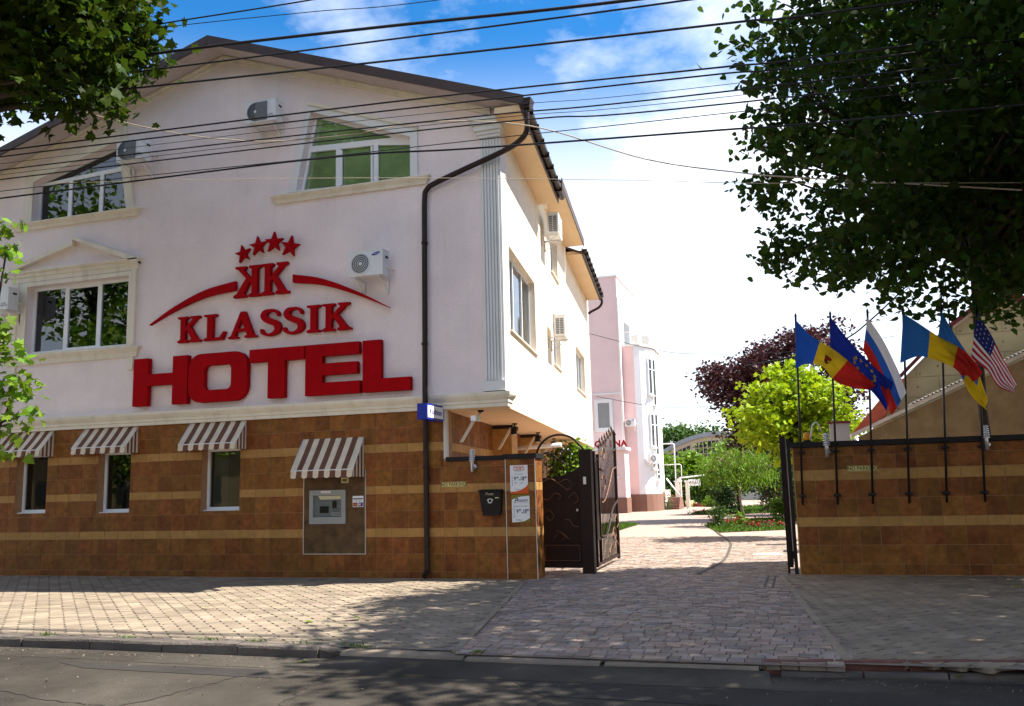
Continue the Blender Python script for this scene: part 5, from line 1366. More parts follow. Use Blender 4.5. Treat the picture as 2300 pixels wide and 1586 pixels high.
b = MB(); b.box(-10.5, -10.35, 37.40, 37.49, 2.05, 2.17); b.build('lamp', M['white_paint'], cn)
for k, ch in enumerate('CRINA'):
    text_obj('letter', ch, .52, M['red'], cn, (-11.55 + k * .40, 37.17, 4.09), extrude=.03, bold=.02)

by = thing('pink_bay_house', 'pink house with white rounded bay, brown plinth and glass roof balustrade', 'building', (-9.5, 42, 0))
bay = [(-9.62, 40.0), (-9.25, 40.15), (-8.95, 40.55), (-8.75, 41.1), (-8.65, 41.8), (-8.65, 44.2), (-9.0, 45.2), (-9.62, 45.6)]
def vprism(mb, poly, z0, z1, mi=0):
    n = len(poly); mb.mesh([(x, y, z0) for x, y in poly] + [(x, y, z1) for x, y in poly], [tuple(reversed(range(n))), tuple(range(n, 2 * n))] + [(i, (i + 1) % n, n + (i + 1) % n, n + i) for i in range(n)], mi)
b = MB(); b.box(-10.34, -9.621, 40.0, 46, 1.05, 10.35); b.build('wall', M['pink2'], by)
b = MB(); vprism(b, bay, 1.05, 10.35); b.build('bay', M['pvc'], by)
b = MB(); vprism(b, [(-10.3, 39.95), (-9.6, 39.94), (-9.2, 40.08), (-8.88, 40.5), (-8.68, 41.08), (-8.58, 41.8), (-8.58, 44.2), (-8.95, 45.3), (-10.3, 46.1)], -.2, 1.05); b.build('plinth', M['plinth'], by)
b = MB(); vprism(b, [(-10.38, 39.95), (-9.6, 39.94), (-9.2, 40.05), (-8.85, 40.48), (-8.63, 41.05), (-8.53, 41.8), (-8.53, 44.2), (-8.95, 45.3), (-10.3, 46.1)], 10.351, 10.48); b.build('roof_edge', M['trim_white'], by)
arcp = [(-10.2, 40.3), (-9.6, 40.3), (-9.28, 40.45), (-9.0, 40.85), (-8.85, 41.3), (-8.8, 41.8), (-8.8, 44.0)]
for i in range(len(arcp) - 1):
    (xa, ya), (xb, yb) = arcp[i], arcp[i + 1]
    b = MB(); b.face([(xa, ya, 10.52), (xb, yb, 10.52), (xb, yb, 11.32), (xa, ya, 11.32)]); b.build('balustrade_pane', M['glass_clear'], by)
b = MB(); b.tube([(x, y, 11.34) for x, y in arcp], .025, 6); b.build('handrail', M['silver'], by)
for xa, ya in arcp[1:5]:
    b = MB(); b.tube([(xa, ya, 10.48), (xa, ya, 11.34)], .018, 6); b.build('baluster', M['silver'], by)
for x, y, w in ((-9.95, 41.0, .45), (-9.3, 41.6, .5)):
    b = MB(); b.box(x, x + w, y, y + .4, 10.49, 11.25); b.build('roof_box', M['trim'], by)
# tall bay windows
def bay_win(z0, z1, a=3, off=.02):
    (xa, ya), (xb, yb) = bay[2], bay[4]
    d = Vector((xb - xa, yb - ya, 0)); L = d.length; d.normalize(); n = Vector((d.y, -d.x, 0))
    T = lambda s, o, z: tuple(Vector((xa, ya, 0)) + d * s + n * (o + .10) + Vector((0, 0, z)))
    for s0, s1, zz0, zz1 in ((.05, .62, z0 + .7, z1), (.70, 1.22, z0, z1)):
        b = MB(); b.prism(rect(s0, s1, zz0, zz1), [rect(s0 + .07, s1 - .07, zz0 + .07, zz1 - .07)], -.04, .10, tf=lambda s, y, z: T(s, -y, z)); w = b.build('window', M['pvc'], by)
        b = MB(); b.prism(rect(s0 + .06, s1 - .06, zz0 + .06, zz1 - .06), [], .0, .006, tf=lambda s, y, z: T(s, -y, z)); b.build('pane', M['screen'], w)
        b = MB(); b.prism(rect(s0 - .06, s1 + .06, zz0 - .12, zz0 - .01), [], -.16, .1, tf=lambda s, y, z: T(s, -y, z)); b.build('sill', M['trim_white'], w)
        b = MB(); b.prism(rect(s0 + .08, s1 - .08, zz1 - .75, zz1 - .70), [], -.02, .01, tf=lambda s, y, z: T(s, -y, z)); b.build('glazing_bar', M['pvc'], w)
bay_win(6.6, 9.65); bay_win(3.3, 6.1); bay_win(1.9, 3.0)
ac_unit('small air conditioner on the shaded pink face of the bay house', (-9.95, 39.98, 5.25), logo=True, w=.62, h=.45)
ac_unit('air conditioner on the sunlit lower bay of the pink house', (-8.92, 40.6, 2.95), R(42), logo=False, w=.75, h=.55)

st = thing('entrance_steps', 'brown stone steps with sloping white handrail beside the pink house', 'steps', (-8.3, 44, 0))
for k in range(5):
    b = MB(); b.box(-8.55, -7.7 - k * .02, 43.6 + k * .3, 46.2, .15 * k, .15 * k + .149); b.build('step', M['plinth'], st)
b = MB(); b.tube([(-8.5, 44.1, 2.0), (-7.6, 43.6, .85)], .045, 8); b.build('handrail', M['trim_white'], st)
b = MB(); b.box(-8.75, -8.56, 43.5, 46, .0, 1.25); b.build('side_wall', M['trim_white'], st)
for x in (-8.2, -7.5):
    t = thing('gate_pier', 'white gate pier with flat cap behind the steps, ' + ('left' if x < -8 else 'right') + ' one', 'pier', (x, 46.9, 0), 'white piers behind the steps')
    b = MB(); b.box(x - .12, x + .12, 46.75, 47.0, 0, 1.75); b.build('shaft', M['trim'], t)
    b = MB(); b.box(x - .18, x + .18, 46.68, 47.07, 1.751, 1.85); b.build('cap', M['trim_white'], t)
gp = thing('gas_pipe', 'white overhead gas pipe frame spanning from the pink bay house', 'pipe', (-8.3, 47.5, 0))
b = MB(); b.tube([(-9.4, 47.2, 4.42), (-8.4, 47.2, 4.42), (-8.3, 47.2, 4.36), (-8.3, 47.2, 4.2), (-8.3, 47.2, 0)], .045, 8); b.build('main_pipe', M['trim_white'], gp)
b = MB(); b.tube([(-9.4, 47.3, 2.95), (-8.0, 47.3, 2.98), (-7.9, 47.3, 2.9), (-7.9, 47.3, 2.1)], .03, 8); b.build('branch_pipe', M['trim_white'], gp)
b = MB(); b.tube([(-8.1, 47.25, 2.03), (-6.3, 47.25, 2.18)], .05, 8); b.build('beam', M['trim_white'], gp)
b = MB(); b.box(-8.2, -7.95, 47.0, 47.4, .1, 2.0); b.build('pillar', M['pink2'], gp)
ns = thing('notice_board', 'small white notice board with red and black letters hung on the ivy', 'sign', (-7.3, 47.0, 1.4))
b = MB(); b.box(-7.42, -6.62, 46.98, 47.02, 1.48, 1.92); b.build('panel', M['white_paint'], ns)
for k, (ch, m) in enumerate(zip('RELU', ('ink', 'red', 'ink', 'ink'))): text_obj('letter', ch, .28, M[m], ns, (-7.28 + k * .18, 46.97, 1.70))

# low yellow pot and flower pots near the steps, planter kerb
b = MB(); b.box(-7.6, -5.2, 50.0, 50.25, -.02, .22); o = b.build('planter_kerb', M['roof_red']); tag(o, 'low red kerb along the foot of the ivy wall', 'kerb')

# arched hall far behind
hl = thing('arched_hall', 'far hall with curved grey roof and tall gridded windows', 'building', (-9, 76, 0))
arcq = [(-14.4 + 13.2 * k / 24, 3.9 + 2.75 * math.sin(math.pi * k / 24) ** 0.8) for k in range(25)]
b = MB(); b.prism([(-14.2, -.2), (-1.4, -.2)] + [(x, z - .35) for x, z in reversed(arcq[1:-1])], [], 75.0, 90); b.build('wall', M['hall_wall'], hl)
b = MB()
for k in range(24):
    (xa, za), (xb, zb) = arcq[k], arcq[k + 1]
    b.hexa([(xa, 74.3, za - .42), (xb, 74.3, zb - .42), (xb, 90.5, zb - .42), (xa, 90.5, za - .42)], [(xa, 74.3, za), (xb, 74.3, zb), (xb, 90.5, zb), (xa, 90.5, za)])
b.build('roof', M['zinc'], hl)
for xa, xb, z0 in ((-12.4, -10.3, 2.6), (-9.9, -7.6, 2.4), (-7.2, -5.0, 2.4)):
    top_ = [(x, z - .85) for x, z in arcq if xa <= x <= xb]
    zz = lambda x: 3.9 + 2.75 * math.sin(math.pi * (x + 14.4) / 13.2) ** 0.8 - .85
    poly = [(xa, z0), (xb, z0), (xb, zz(xb))] + list(reversed(top_)) + [(xa, zz(xa))]
    b = MB(); b.prism(poly, [], 74.93, 74.99); w = b.build('window', M['screen'], hl)
    x = xa + .38
    while x < xb: b = MB(); b.box(x - .03, x + .03, 74.88, 74.929, z0, zz(x)); b.build('glazing_bar', M['hall_wall'], w); x += .42
    z = z0 + .5
    while z < 5.2: b = MB(); b.box(xa + .02, xb - .02, 74.90, 74.928, z - .025, z + .025) if zz(xa) > z else b.box(xa + .9, xb - .02, 74.90, 74.928, z - .025, z + .025); b.build('glazing_bar', M['hall_wall'], w); z += .55

# ================================================================== HOUSE BEHIND THE FLAGS
hs_ = thing('gable_house', 'house behind the flags with cream boarded gable, maroon verge and red roof', 'house', (4, 8.5, 0))
gpoly = [(1.6, 2.6), (9.0, 2.6), (9.0, 4.2), (6.6, 5.35), (5.25, 5.80), (4.55, 5.76), (3.75, 5.20), (2.55, 4.05), (2.05, 3.25)]
b = MB(); b.prism(gpoly, [], 8.35, 8.6); b.build('wall', M['joint_line'], hs_)
def clip_board(x0, x1, z0, z1):
    # board clipped to the gable outline (Sutherland-Hodgman against a convex gable)
    poly = rect(x0, x1, z0, z1); hull = gpoly; n = len(hull)
    for i in range(n):
        a, c = hull[i], hull[(i + 1) % n]; out = []
        ins = lambda p: (c[0] - a[0]) * (p[1] - a[1]) - (c[1] - a[1]) * (p[0] - a[0]) >= -1e-9
        for k in range(len(poly)):
            p, q = poly[k], poly[(k + 1) % len(poly)]
            if ins(p): out.append(p)
            if ins(p) != ins(q):
                d1 = (c[0] - a[0]) * (p[1] - a[1]) - (c[1] - a[1]) * (p[0] - a[0]); d2 = (c[0] - a[0]) * (q[1] - a[1]) - (c[1] - a[1]) * (q[0] - a[0]); t = d1 / (d1 - d2)
                out.append((p[0] + (q[0] - p[0]) * t, p[1] + (q[1] - p[1]) * t))
        poly = out
        if len(poly) < 3: return None
    return poly
for r_ in range(8):
    for c_ in range(9):
        x = 1.4 + c_ * 1.0 + (.5 if r_ % 2 else 0); z = 2.6 + r_ * .5
        pl = clip_board(x + .006, x + .994, z + .006, z + .494)
        if pl:
            b = MB(); b.prism(pl, [], 8.335, 8.349); bd = b.build('insulation_board', M['board'], hs_)
            for (px_, pz_) in ((x + .5, z + .25), (x + .08, z + .08)):
                if clip_board(px_ - .03, px_ + .03, pz_ - .03, pz_ + .03):
                    b = MB(); b.lathe([(0, .004), (.028, .004), (.028, 0)], (px_, 8.334, pz_), 8, 'y'); b.build('fixing_disc', M['joint_line'], bd)
b = MB(); vg = [(2.0, 3.25), (2.5, 4.08), (3.7, 5.25), (4.5, 5.82), (5.25, 5.87), (6.65, 5.42), (9.0, 4.28)]
for k in range(len(vg) - 1):
    (xa, za), (xb, zb) = vg[k], vg[k + 1]
    b.hexa([(xa, 8.15, za - .02), (xb, 8.15, zb - .02), (xb, 12, zb - .02), (xa, 12, za - .02)], [(xa, 8.15, za + .10), (xb, 8.15, zb + .10), (xb, 12, zb + .10), (xa, 12, za + .10)])
b.build('verge', M['verge_red'], hs_)
b = MB(); n = 6
for k in range(n):
    f0, f1 = k / n, (k + 1) / n - .01
    L0, L1 = Vector((1.26, 7.9, 2.70)), Vector((2.46, 7.95, 4.05)); S0, S1 = Vector((1.95, 7.9, 2.95)), Vector((2.62, 7.95, 4.0))
    a, c, d, e = L0.lerp(L1, f0), L0.lerp(L1, f1), S0.lerp(S1, f1), S0.lerp(S1, f0)
    b = MB(); b.hexa([a, e, d, c], [p + Vector((-.02, -.03, .03)) for p in (a, e, d, c)]); b.build('roof_sheet', M['roof_red'], hs_)
b = MB(); b.tube([(3.86, 9, 5.3), (3.86, 9, 6.6)], .016, 6); b.tube([(3.7, 9, 6.35), (4.02, 9, 6.35)], .008, 5); b.build('antenna', M['black_metal'], hs_)

sh = thing('stucco_shed', 'lean-to with rough brown stucco wall and pale corrugated roof edge above the flag wall', 'shed', (4, 7.2, 0))
b = MB(); b.prism([(1.35, -.2), (9, -.2), (9, 6.0), (1.35, 2.62)], [], 7.0, 7.25); b.build('wall', M['rough_stucco'], sh)
b = MB(); b.hexa([(1.2, 6.9, 2.62), (9, 6.9, 6.07), (9, 7.6, 6.07), (1.2, 7.6, 2.62)], [(1.2, 6.9, 2.70), (9, 6.9, 6.15), (9, 7.6, 6.15), (1.2, 7.6, 2.70)]); b.build('roof_edge', M['fibre'], sh)
for k in range(34):
    x = 2.6 + k * .085; z = 2.70 + (x - 1.2) * (3.45 / 7.8)
    b = MB(); b.lathe([(.022, 0), (.034, 0), (.034, .75), (.022, .75)], (x, 7.62, z + .03), 8, 'y'); b.build('corrugation', M['fibre'], sh)
b = MB(); b.tube([(1.3, 6.85, 2.58), (1.3, 6.85, 1.6)], .05, 8); b.build('rainwater_pipe', M['silver'], sh)
yw = thing('yard_wall', 'pale grey rendered wall between the golden maple and the shed', 'wall', (1.0, 9.5, 0))
b = MB(); b.box(.80, 1.30, 9.4, 9.7, -.2, 3.1); b.build('render', M['pale_wall'], yw)
b = MB(); b.box(.76, 1.34, 9.36, 9.74, 3.101, 3.16); b.build('cap', M['verge_red'], yw)

# ================================================================== VEGETATION
LEAF = {
 'oval': ([(0, 0, 0), (.28, .25, .06), (.30, .60, .05), (0, 1.0, -.06), (-.30, .60, .05), (-.28, .25, .06)], [(0, 1, 2, 3), (0, 3, 4, 5)]),
 'heart': ([(0, .06, 0), (.26, 0, .04), (.46, .28, .06), (.34, .62, .04), (0, 1.0, -.08), (-.34, .62, .04), (-.46, .28, .06), (-.26, 0, .04)], [(0, 1, 2, 3, 4), (0, 4, 5, 6, 7)]),
 'maple': ([(0, 0, 0), (.22, .05, .02), (.52, .0, .0), (.38, .26, .04), (.62, .55, .0), (.30, .55, .04), (.22, .72, .03), (0, 1.05, -.05), (-.22, .72, .03), (-.30, .55, .04), (-.62, .55, 0), (-.38, .26, .04), (-.52, 0, 0), (-.22, .05, .02), (0, .4, .0)],
           [(14, 0, 1, 2, 3), (14, 3, 4, 5), (14, 5, 6, 7), (14, 7, 8, 9), (14, 9, 10, 11), (14, 11, 12, 13, 0)]),
 'small': ([(0, 0, 0), (.30, .45, .05), (0, 1, -.03), (-.30, .45, .05)], [(0, 1, 2), (0, 2, 3)]),
 'thin': ([(0, 0, 0), (.12, .4, .02), (0, 1, -.04), (-.12, .4, .02)], [(0, 1, 2), (0, 2, 3)]),
}
def leaf_mesh(name, pos, size, shape, mat, parent, rg, droop=0.5, kind=None, up=0.6, size_var=.35):
    """one leaf-sized face group per position"""
    V, F = LEAF[shape]; V = np.array(V); N = len(pos)
    tip = rg.normal(size=(N, 3)); tip[:, 2] = tip[:, 2] * .5 - droop; tip /= np.linalg.norm(tip, axis=1, keepdims=True)
    nr = rg.normal(size=(N, 3)) * .7; nr[:, 2] += up
    nr -= tip * (nr * tip).sum(1, keepdims=True); nr /= np.linalg.norm(nr, axis=1, keepdims=True) + 1e-9
    sd = np.cross(tip, nr)
    s = size * (1 + size_var * rg.uniform(-1, 1, N))
    P_ = pos[:, None, :] + s[:, None, None] * (V[None, :, 0:1] * sd[:, None, :] + V[None, :, 1:2] * tip[:, None, :] + V[None, :, 2:3] * nr[:, None, :])
    k = len(V); b = P(parent) if parent else Vector((0, 0, 0))
    P_ = P_.reshape(-1, 3) - np.array([b.x, b.y, b.z])
    me = bpy.data.meshes.new(name)
    me.vertices.add(len(P_)); me.vertices.foreach_set('co', P_.ravel())
    ls = np.array([len(f) for f in F]); fi = np.concatenate([np.array(f) for f in F])
    allf = (fi[None, :] + (np.arange(N) * k)[:, None]).ravel()
    me.loops.add(len(allf)); me.loops.foreach_set('vertex_index', allf.astype(np.int32))
    tot = np.tile(ls, N); me.polygons.add(len(tot))
    me.polygons.foreach_set('loop_start', np.concatenate([[0], np.cumsum(tot)[:-1]]).astype(np.int32))
    me.polygons.foreach_set('loop_total', tot.astype(np.int32))
    me.update(calc_edges=True); me.materials.append(mat)
    o = bpy.data.objects.new(name, me); COL.objects.link(o)
    if parent: o.parent = parent; BASE[o] = b
    if kind: o['kind'] = kind
    return o
def clusters(rg, c, rad, n, shell=.35, power=2.4, gaps=.35, freq=1.1, zcut=None, rough=1.0):
    out = []
    ph = rg.uniform(0, 6, 6); k2 = 1.6 / max(rad) * 2.2
    while len(out) < n:
        d = rg.uniform(-1, 1, 3); r = (abs(d) ** power).sum() ** (1 / power)
        if r > 1 or r < shell * rg.uniform(0, 1): continue
        p = np.array(c) + d * np.array(rad)
        nz = math.sin(p[0] * freq + ph[0]) * math.sin(p[1] * freq * 1.2 + ph[1]) + math.sin(p[2] * freq * 1.4 + ph[2]) * math.sin(p[0] * freq * .8 + ph[3])
        if nz < -gaps * 2 and r > .3: continue
        if r > .80 + rough * .34 * math.sin(p[0] * k2 * 1.3 + ph[4]) * math.sin(p[1] * k2 * 1.1 + ph[5]) + rough * .22 * math.sin(p[2] * k2 * 1.9 + ph[2]) * math.sin(p[0] * k2 * 2.3 + ph[1]): continue
        if zcut and not zcut(p): continue
        out.append(p)
    return np.array(out)
def leaves_at(rg, cl_, per, spread, flat=.55, hang=0.0):
    n = len(cl_) * per
    base = np.repeat(cl_, per, 0)
    off = rg.normal(size=(n, 3)) * spread; off[:, 2] = off[:, 2] * flat - hang * np.linalg.norm(off[:, :2], axis=1)
    return base + off
def tree(name, label, base, c, rad, ncl, per, lsize, shape, leafmat, barkmat='bark', tr=.18, seed=1, spread=.38, flat=.55, droop=.5, hang=.0, shell=.35, power=2.4, gaps=.35, limbs=26, group=None, trunk_top=None, extra=None, zcut=None, freq=1.1, rough=1.0):
    rg = np.random.default_rng(seed); t = thing(name, label, 'tree', base, group)
    cl_ = clusters(rg, c, rad, ncl, shell, power, gaps, freq, zcut, rough)
    if extra is not None: cl_ = np.vstack([cl_, np.array(extra)])
    b = MB(); B0 = Vector(base); C0 = Vector(c); fork = B0.lerp(Vector((C0.x, C0.y, c[2] - rad[2] * .55)), 1.0) if trunk_top is None else Vector(trunk_top)
    m1 = B0.lerp(fork, .5) + Vector((rg.uniform(-.1, .1), rg.uniform(-.1, .1), 0))
    b.tube([B0 - Vector((0, 0, .1)), B0 + Vector((0, 0, .25)), m1, fork], [tr * 1.35, tr * 1.05, tr * .9, tr * .75], 10)
    idx = rg.choice(len(cl_), min(limbs, len(cl_)), replace=False)
    for k in idx:
        e = Vector(cl_[k]); mid = fork.lerp(e, .45) + Vector((rg.uniform(-.3, .3), rg.uniform(-.3, .3), .25 + rg.uniform(0, .4)))
        q = smooth_pts([tuple(fork - Vector((0, 0, .2))), tuple(mid), tuple(e)], 5); rr = [tr * .42 * (1 - i / (len(q) - 1)) + .012 for i in range(len(q))]
        b.tube([tuple(p) for p in q], rr, 6)
    b.build('trunk', M[barkmat], t)
    pos = leaves_at(rg, cl_, per, spread, flat, hang)
    leaf_mesh('crown', pos, lsize, shape, M[leafmat], t, rg, droop)
    return t
LB = [(4.3, 2.2), (4.75, .9), (5.2, .15), (6.0, -.55), (6.8, -.75), (7.6, -.85), (8.2, -.55), (8.9, -.25), (9.8, .05), (11.0, .9), (12.5, 3.0)]   # how far the crown reaches left at each height
def linden_edge(p):
    x = float(np.interp(p[2], [q[0] for q in LB], [q[1] for q in LB]))
    return p[2] > 4.45 and p[0] > x + .30 * math.sin(p[2] * 3.1 + p[1] * 1.3) + .22 * math.sin(p[2] * 6.7 + p[1] * 2.9) + .28 * abs(p[1] + .9)
tree('linden_tree', 'large dark linden tree overhanging the flag wall at the right', (3.35, 2.5, 0), (4.9, -0.9, 8.2), (7.3, 6.2, 5.2), 1650, 48, .125, 'heart', 'leaf_linden', tr=.085, seed=4, spread=.22, gaps=.20, freq=1.9, limbs=220, rough=.0, trunk_top=(3.3, 2.2, 5.6), power=2.8, shell=.25, zcut=linden_edge)
tree('street_tree', 'nearer street tree at the right edge, its dark crown over the flag wall end', (6.6, -3.6, 0), (7.0, -4.0, 7.2), (4.5, 3.8, 4.3), 170, 56, .13, 'heart', 'leaf_linden', tr=.2, seed=14, spread=.32, gaps=.22, limbs=24, trunk_top=(6.8, -3.8, 4.4))
tree('street_tree', 'street tree just right of the picture whose shade dapples the road', (7.6, -6.0, 0), (7.1, -7.2, 9.2), (4.5, 3.9, 3.3), 230, 60, .15, 'heart', 'leaf_linden', tr=.22, seed=9, spread=.36, gaps=.25, limbs=20, trunk_top=(7.4, -6.4, 6.0))
low = [(-10.15, -6.5, 5.35), (-10.05, -6.5, 5.0), (-10.2, -6.5, 4.75), (-10.0, -6.45, 3.65), (-9.85, -6.5, 3.45), (-9.75, -6.5, 3.15), (-9.65, -6.5, 3.1), (-10.0, -6.5, 3.0), (-9.85, -6.5, 2.62), (-9.65, -6.5, 2.72), (-10.05, -6.5, 2.5), (-10.05, -6.5, 2.2), (-10.2, -6.5, 4.0), (-10.1, -6.5, 3.85)]
mp_ = tree('maple_tree', 'maple branches reaching in at the top left corner', (-12.7, -6.3, 0), (-13.1, -6.6, 10.0), (5.0, 3.4, 3.7), 800, 60, .14, 'maple', 'leaf_maple', tr=.25, seed=21, spread=.25, gaps=.45, limbs=90, rough=.45, trunk_top=(-12.6, -6.4, 6.6), flat=.6)
sp = tree('maple_sapling', 'thin maple shoots with pale leaves along the left picture edge', (-11.1, -6.5, 0), (-11.0, -6.5, 4.1), (.6, .5, 2.3), 22, 20, .12, 'maple', 'leaf_fresh', tr=.03, seed=33, spread=.13, gaps=.9, limbs=26, trunk_top=(-10.85, -6.5, 1.6), extra=[(x - .12, y, z) for x, y, z in low], flat=.7)
for k, (x, y, z, rr) in enumerate(((9.5, -11.5, 7.5, 4.6), (6.5, -20.0, 9.0, 5.0), (13.5, -4.5, 7.5, 5.0))):  # unseen trees added to block skylight from the right wall and pavement
    tree('street_tree', ('kerbside', 'opposite', 'farther')[k] + ' tree added out of view to the right to darken the right pavement', (x, y, 0), (x, y, z), (rr, rr, 4.0), 380, 40, .20, 'heart', 'leaf_linden', tr=.22, seed=150 + k, spread=.42, limbs=12, group='unseen trees added for shade')
# trees across the street: out of view, seen mirrored in the panes
for k, (x, y, z, s) in enumerate(((-27, -15, 6.0, 3), (-17.6, -18.5, 14.5, 5), (-31.5, -17.5, 13, 8), (-44, -20, 11, 12))):
    tree('street_tree', ('round low', 'tall narrow', 'tall wide', 'broad')[k] + ' tree across the street, mirrored in the hotel windows', (x, y, 0), (x, y, z), (4.2, 3.6, 4.2), 170, 30, .30, 'oval', 'leaf_fresh', tr=.22, seed=50 + k, spread=.5, limbs=12, group='trees across the street')
# unseen houses added across the street to darken the lower panes' reflections
for k, (x0, x1, zw, col) in enumerate(((-62, -24, 5.0, 'rough_stucco'), (-20, 10, 4.2, 'hall_wall'))):
    t = thing('house', ('long brown', 'pale')[k] + ' house added across the street to darken the ground floor reflections', 'house', ((x0 + x1) / 2, -34, 0), 'houses added across the street')
    b = MB(); b.box(x0, x1, -40, -30, -.2, zw); b.build('wall', M[col], t)
    b = MB(); b.hexa([(x0 - .5, -40.5, zw + .01), (x1 + .5, -40.5, zw + .01), (x1 + .5, -29.5, zw + .01), (x0 - .5, -29.5, zw + .01)], [(x0 - .5, -35.1, zw + 3.2), (x1 + .5, -35.1, zw + 3.2), (x1 + .5, -34.9, zw + 3.2), (x0 - .5, -34.9, zw + 3.2)]); b.build('roof', M['roof'], t)
    x = x0 + 2
    while x < x1 - 2: b = MB(); b.box(x, x + 1.2, -30.0, -29.94, 1.2, 2.8); b.build('window', M['screen'], t); x += 3.2
# yard trees
tree('plum_tree', 'purple-leaved plum tree behind the golden maple', (-.3, 26, 0), (-.7, 26, 5.4), (4.3, 2.8, 4.1), 720, 44, .17, 'oval', 'leaf_purple', tr=.12, seed=61, spread=.27, gaps=.40, rough=.5, limbs=70, droop=-.1, trunk_top=(-.4, 26, 1.8), zcut=lambda p: p[0] > -4.1 + max(0, 6.4 - p[2]) * .36 and p[2] < 6.9 + .42 * max(0, p[0] + 2.8),
     extra=[(-3.9, 26, 6.3), (-3.5, 26, 6.45), (-3.2, 26, 6.8), (-1.6, 26, 7.7), (-1.5, 26, 7.4), (-1.2, 26, 7.2), (-.3, 26, 8.0), (.1, 26, 8.3), (.4, 26, 7.9), (1.9, 26, 8.7), (1.7, 26, 8.3), (2.2, 26, 8.2), (1.2, 26, 8.1), (-2.4, 26, 6.7), (-2.8, 26, 6.2)])
tree('golden_maple', 'bright yellow-green golden maple beside the gate', (.0, 12.2, 0), (-.10, 12.2, 3.65), (1.75, 1.4, 1.45), 150, 50, .13, 'maple', 'leaf_yellow', tr=.05, seed=72, spread=.22, gaps=.40, limbs=40, flat=.45, extra=[(-1.55, 12.2, 3.45), (-1.4, 12.1, 3.05), (-1.65, 12.3, 3.75), (-1.0, 12.0, 2.7), (-1.2, 12.2, 2.85), (-.45, 12.2, 4.95), (.05, 12.2, 5.05), (.35, 12.1, 4.8), (1.3, 12.2, 3.1), (1.45, 12.2, 3.4), (-.9, 12.1, 4.4), (.8, 12.0, 2.75)], trunk_top=(-.05, 12.2, 2.3), droop=.3)
tree('weeping_acacia', 'small fresh green weeping tree in the lawn bed', (-2.2, 20, 0), (-2.32, 20, 2.35), (1.5, 1.2, .85), 120, 46, .16, 'thin', 'leaf_fresh', 'pale_bark', tr=.045, seed=81, spread=.20, gaps=.35, limbs=24, hang=.5, droop=1.4, trunk_top=(-2.25, 20, 2.0))
tree('yard_birch', 'light green tall tree behind the weeping one', (-3.3, 34, 0), (-3.3, 34, 3.0), (1.5, 1.5, 2.6), 170, 40, .16, 'small', 'leaf_fresh', tr=.08, seed=84, spread=.30, limbs=18, trunk_top=(-3.4, 34, 1.6))
tree('dark_fir', 'dark green tree filling the yard behind the right gate leaf', (-.2, 30, 0), (-.2, 31, 2.6), (2.4, 1.8, 2.6), 260, 46, .16, 'small', 'leaf_dark', tr=.10, seed=86, spread=.30, limbs=16)
tree('far_tree', 'green tree top left of the arched hall roof', (-13.2, 92, 0), (-12.6, 92, 5.6), (5.2, 3, 3.6), 200, 40, .42, 'oval', 'leaf_mid', tr=.25, seed=88, spread=.6, limbs=14)
tree('far_tree', 'green tree right behind the arched hall', (-2.5, 94, 0), (-2.5, 94, 5.0), (6, 3, 3.6), 180, 40, .42, 'oval', 'leaf_mid', tr=.25, seed=89, spread=.6, limbs=14)
# leafless tree
bt = thing('bare_tree', 'leafless grey tree against the sky above the arched hall', 'tree', (-5.2, 60, 0)); rg = np.random.default_rng(5)
b = MB()
def twig(p, d, L, r, dep):
    q = p + d * L; b.tube([tuple(p), tuple((p + q) / 2 + Vector(rg.uniform(-.06, .06, 3) * L)), tuple(q)], [r, r * .8, r * .6], 5, cap=False)
    if dep == 0: return
    for k in range(3 if dep > 1 else 2):
        nd = (d + Vector(rg.uniform(-.75, .75, 3)) + Vector((0, 0, .18))).normalized(); twig(p.lerp(q, rg.uniform(.55, 1)), nd, L * rg.uniform(.55, .75), r * .55, dep - 1)
twig(Vector((-5.2, 60, 0)), Vector((-.02, 0, 1)), 5.2, .10, 0); twig(Vector((-5.3, 60, 5.0)), Vector((-.15, 0, 1)).normalized(), 1.7, .07, 4)
b.build('trunk', M['pale_bark'], bt)

def shrub(name, label, c, rad, ncl, per, ls, shape, mat, seed, spread=.22, group=None, stem=True, cat='shrub'):
    rg = np.random.default_rng(seed); t = thing(name, label, cat, (c[0], c[1], 0), group)
    cl_ = clusters(rg, c, rad, ncl, .3, 2.4, .5)
    if stem:
        b = MB()
        for k in range(6):
            e = cl_[k]; b.tube([(c[0] + rg.uniform(-.1, .1), c[1], -.05), ((c[0] + e[0]) / 2, (c[1] + e[1]) / 2, e[2] * .5), tuple(e)], [.03, .02, .01], 5)
        b.build('stem', M['bark'], t)
    leaf_mesh('foliage', leaves_at(rg, cl_, per, spread, .8), ls, shape, M[mat], t, rg, .1)
    return t
shrub('lilac_bush', 'big fresh green bush left of the notice board, under the hall', (-8.6, 56, 1.9), (2.6, 1.5, 2.2), 170, 44, .24, 'heart', 'leaf_fresh', 101, .34)
shrub('lilac_bush', 'dark green bush behind the white gate piers', (-9.2, 52, 1.0), (1.6, 1.0, 1.5), 90, 40, .20, 'heart', 'leaf_mid', 102, .28)
iv = shrub('ivy_hedge', 'ivy-covered fence hung with the white notice board', (-6.4, 50.6, .95), (1.7, .35, 1.05), 150, 44, .15, 'heart', 'leaf_mid', 103, .20, cat='hedge')
shrub('round_shrub', 'round light green shrub in front of the ivy', (-6.2, 48.6, .35), (.55, .5, .40), 34, 40, .10, 'small', 'leaf_fresh', 104, .12)
shrub('grey_cypress', 'small dark grey-green conifer standing before the ivy', (-4.75, 40.5, .75), (.55, .5, .95), 60, 50, .12, 'thin', 'leaf_dark', 105, .14)
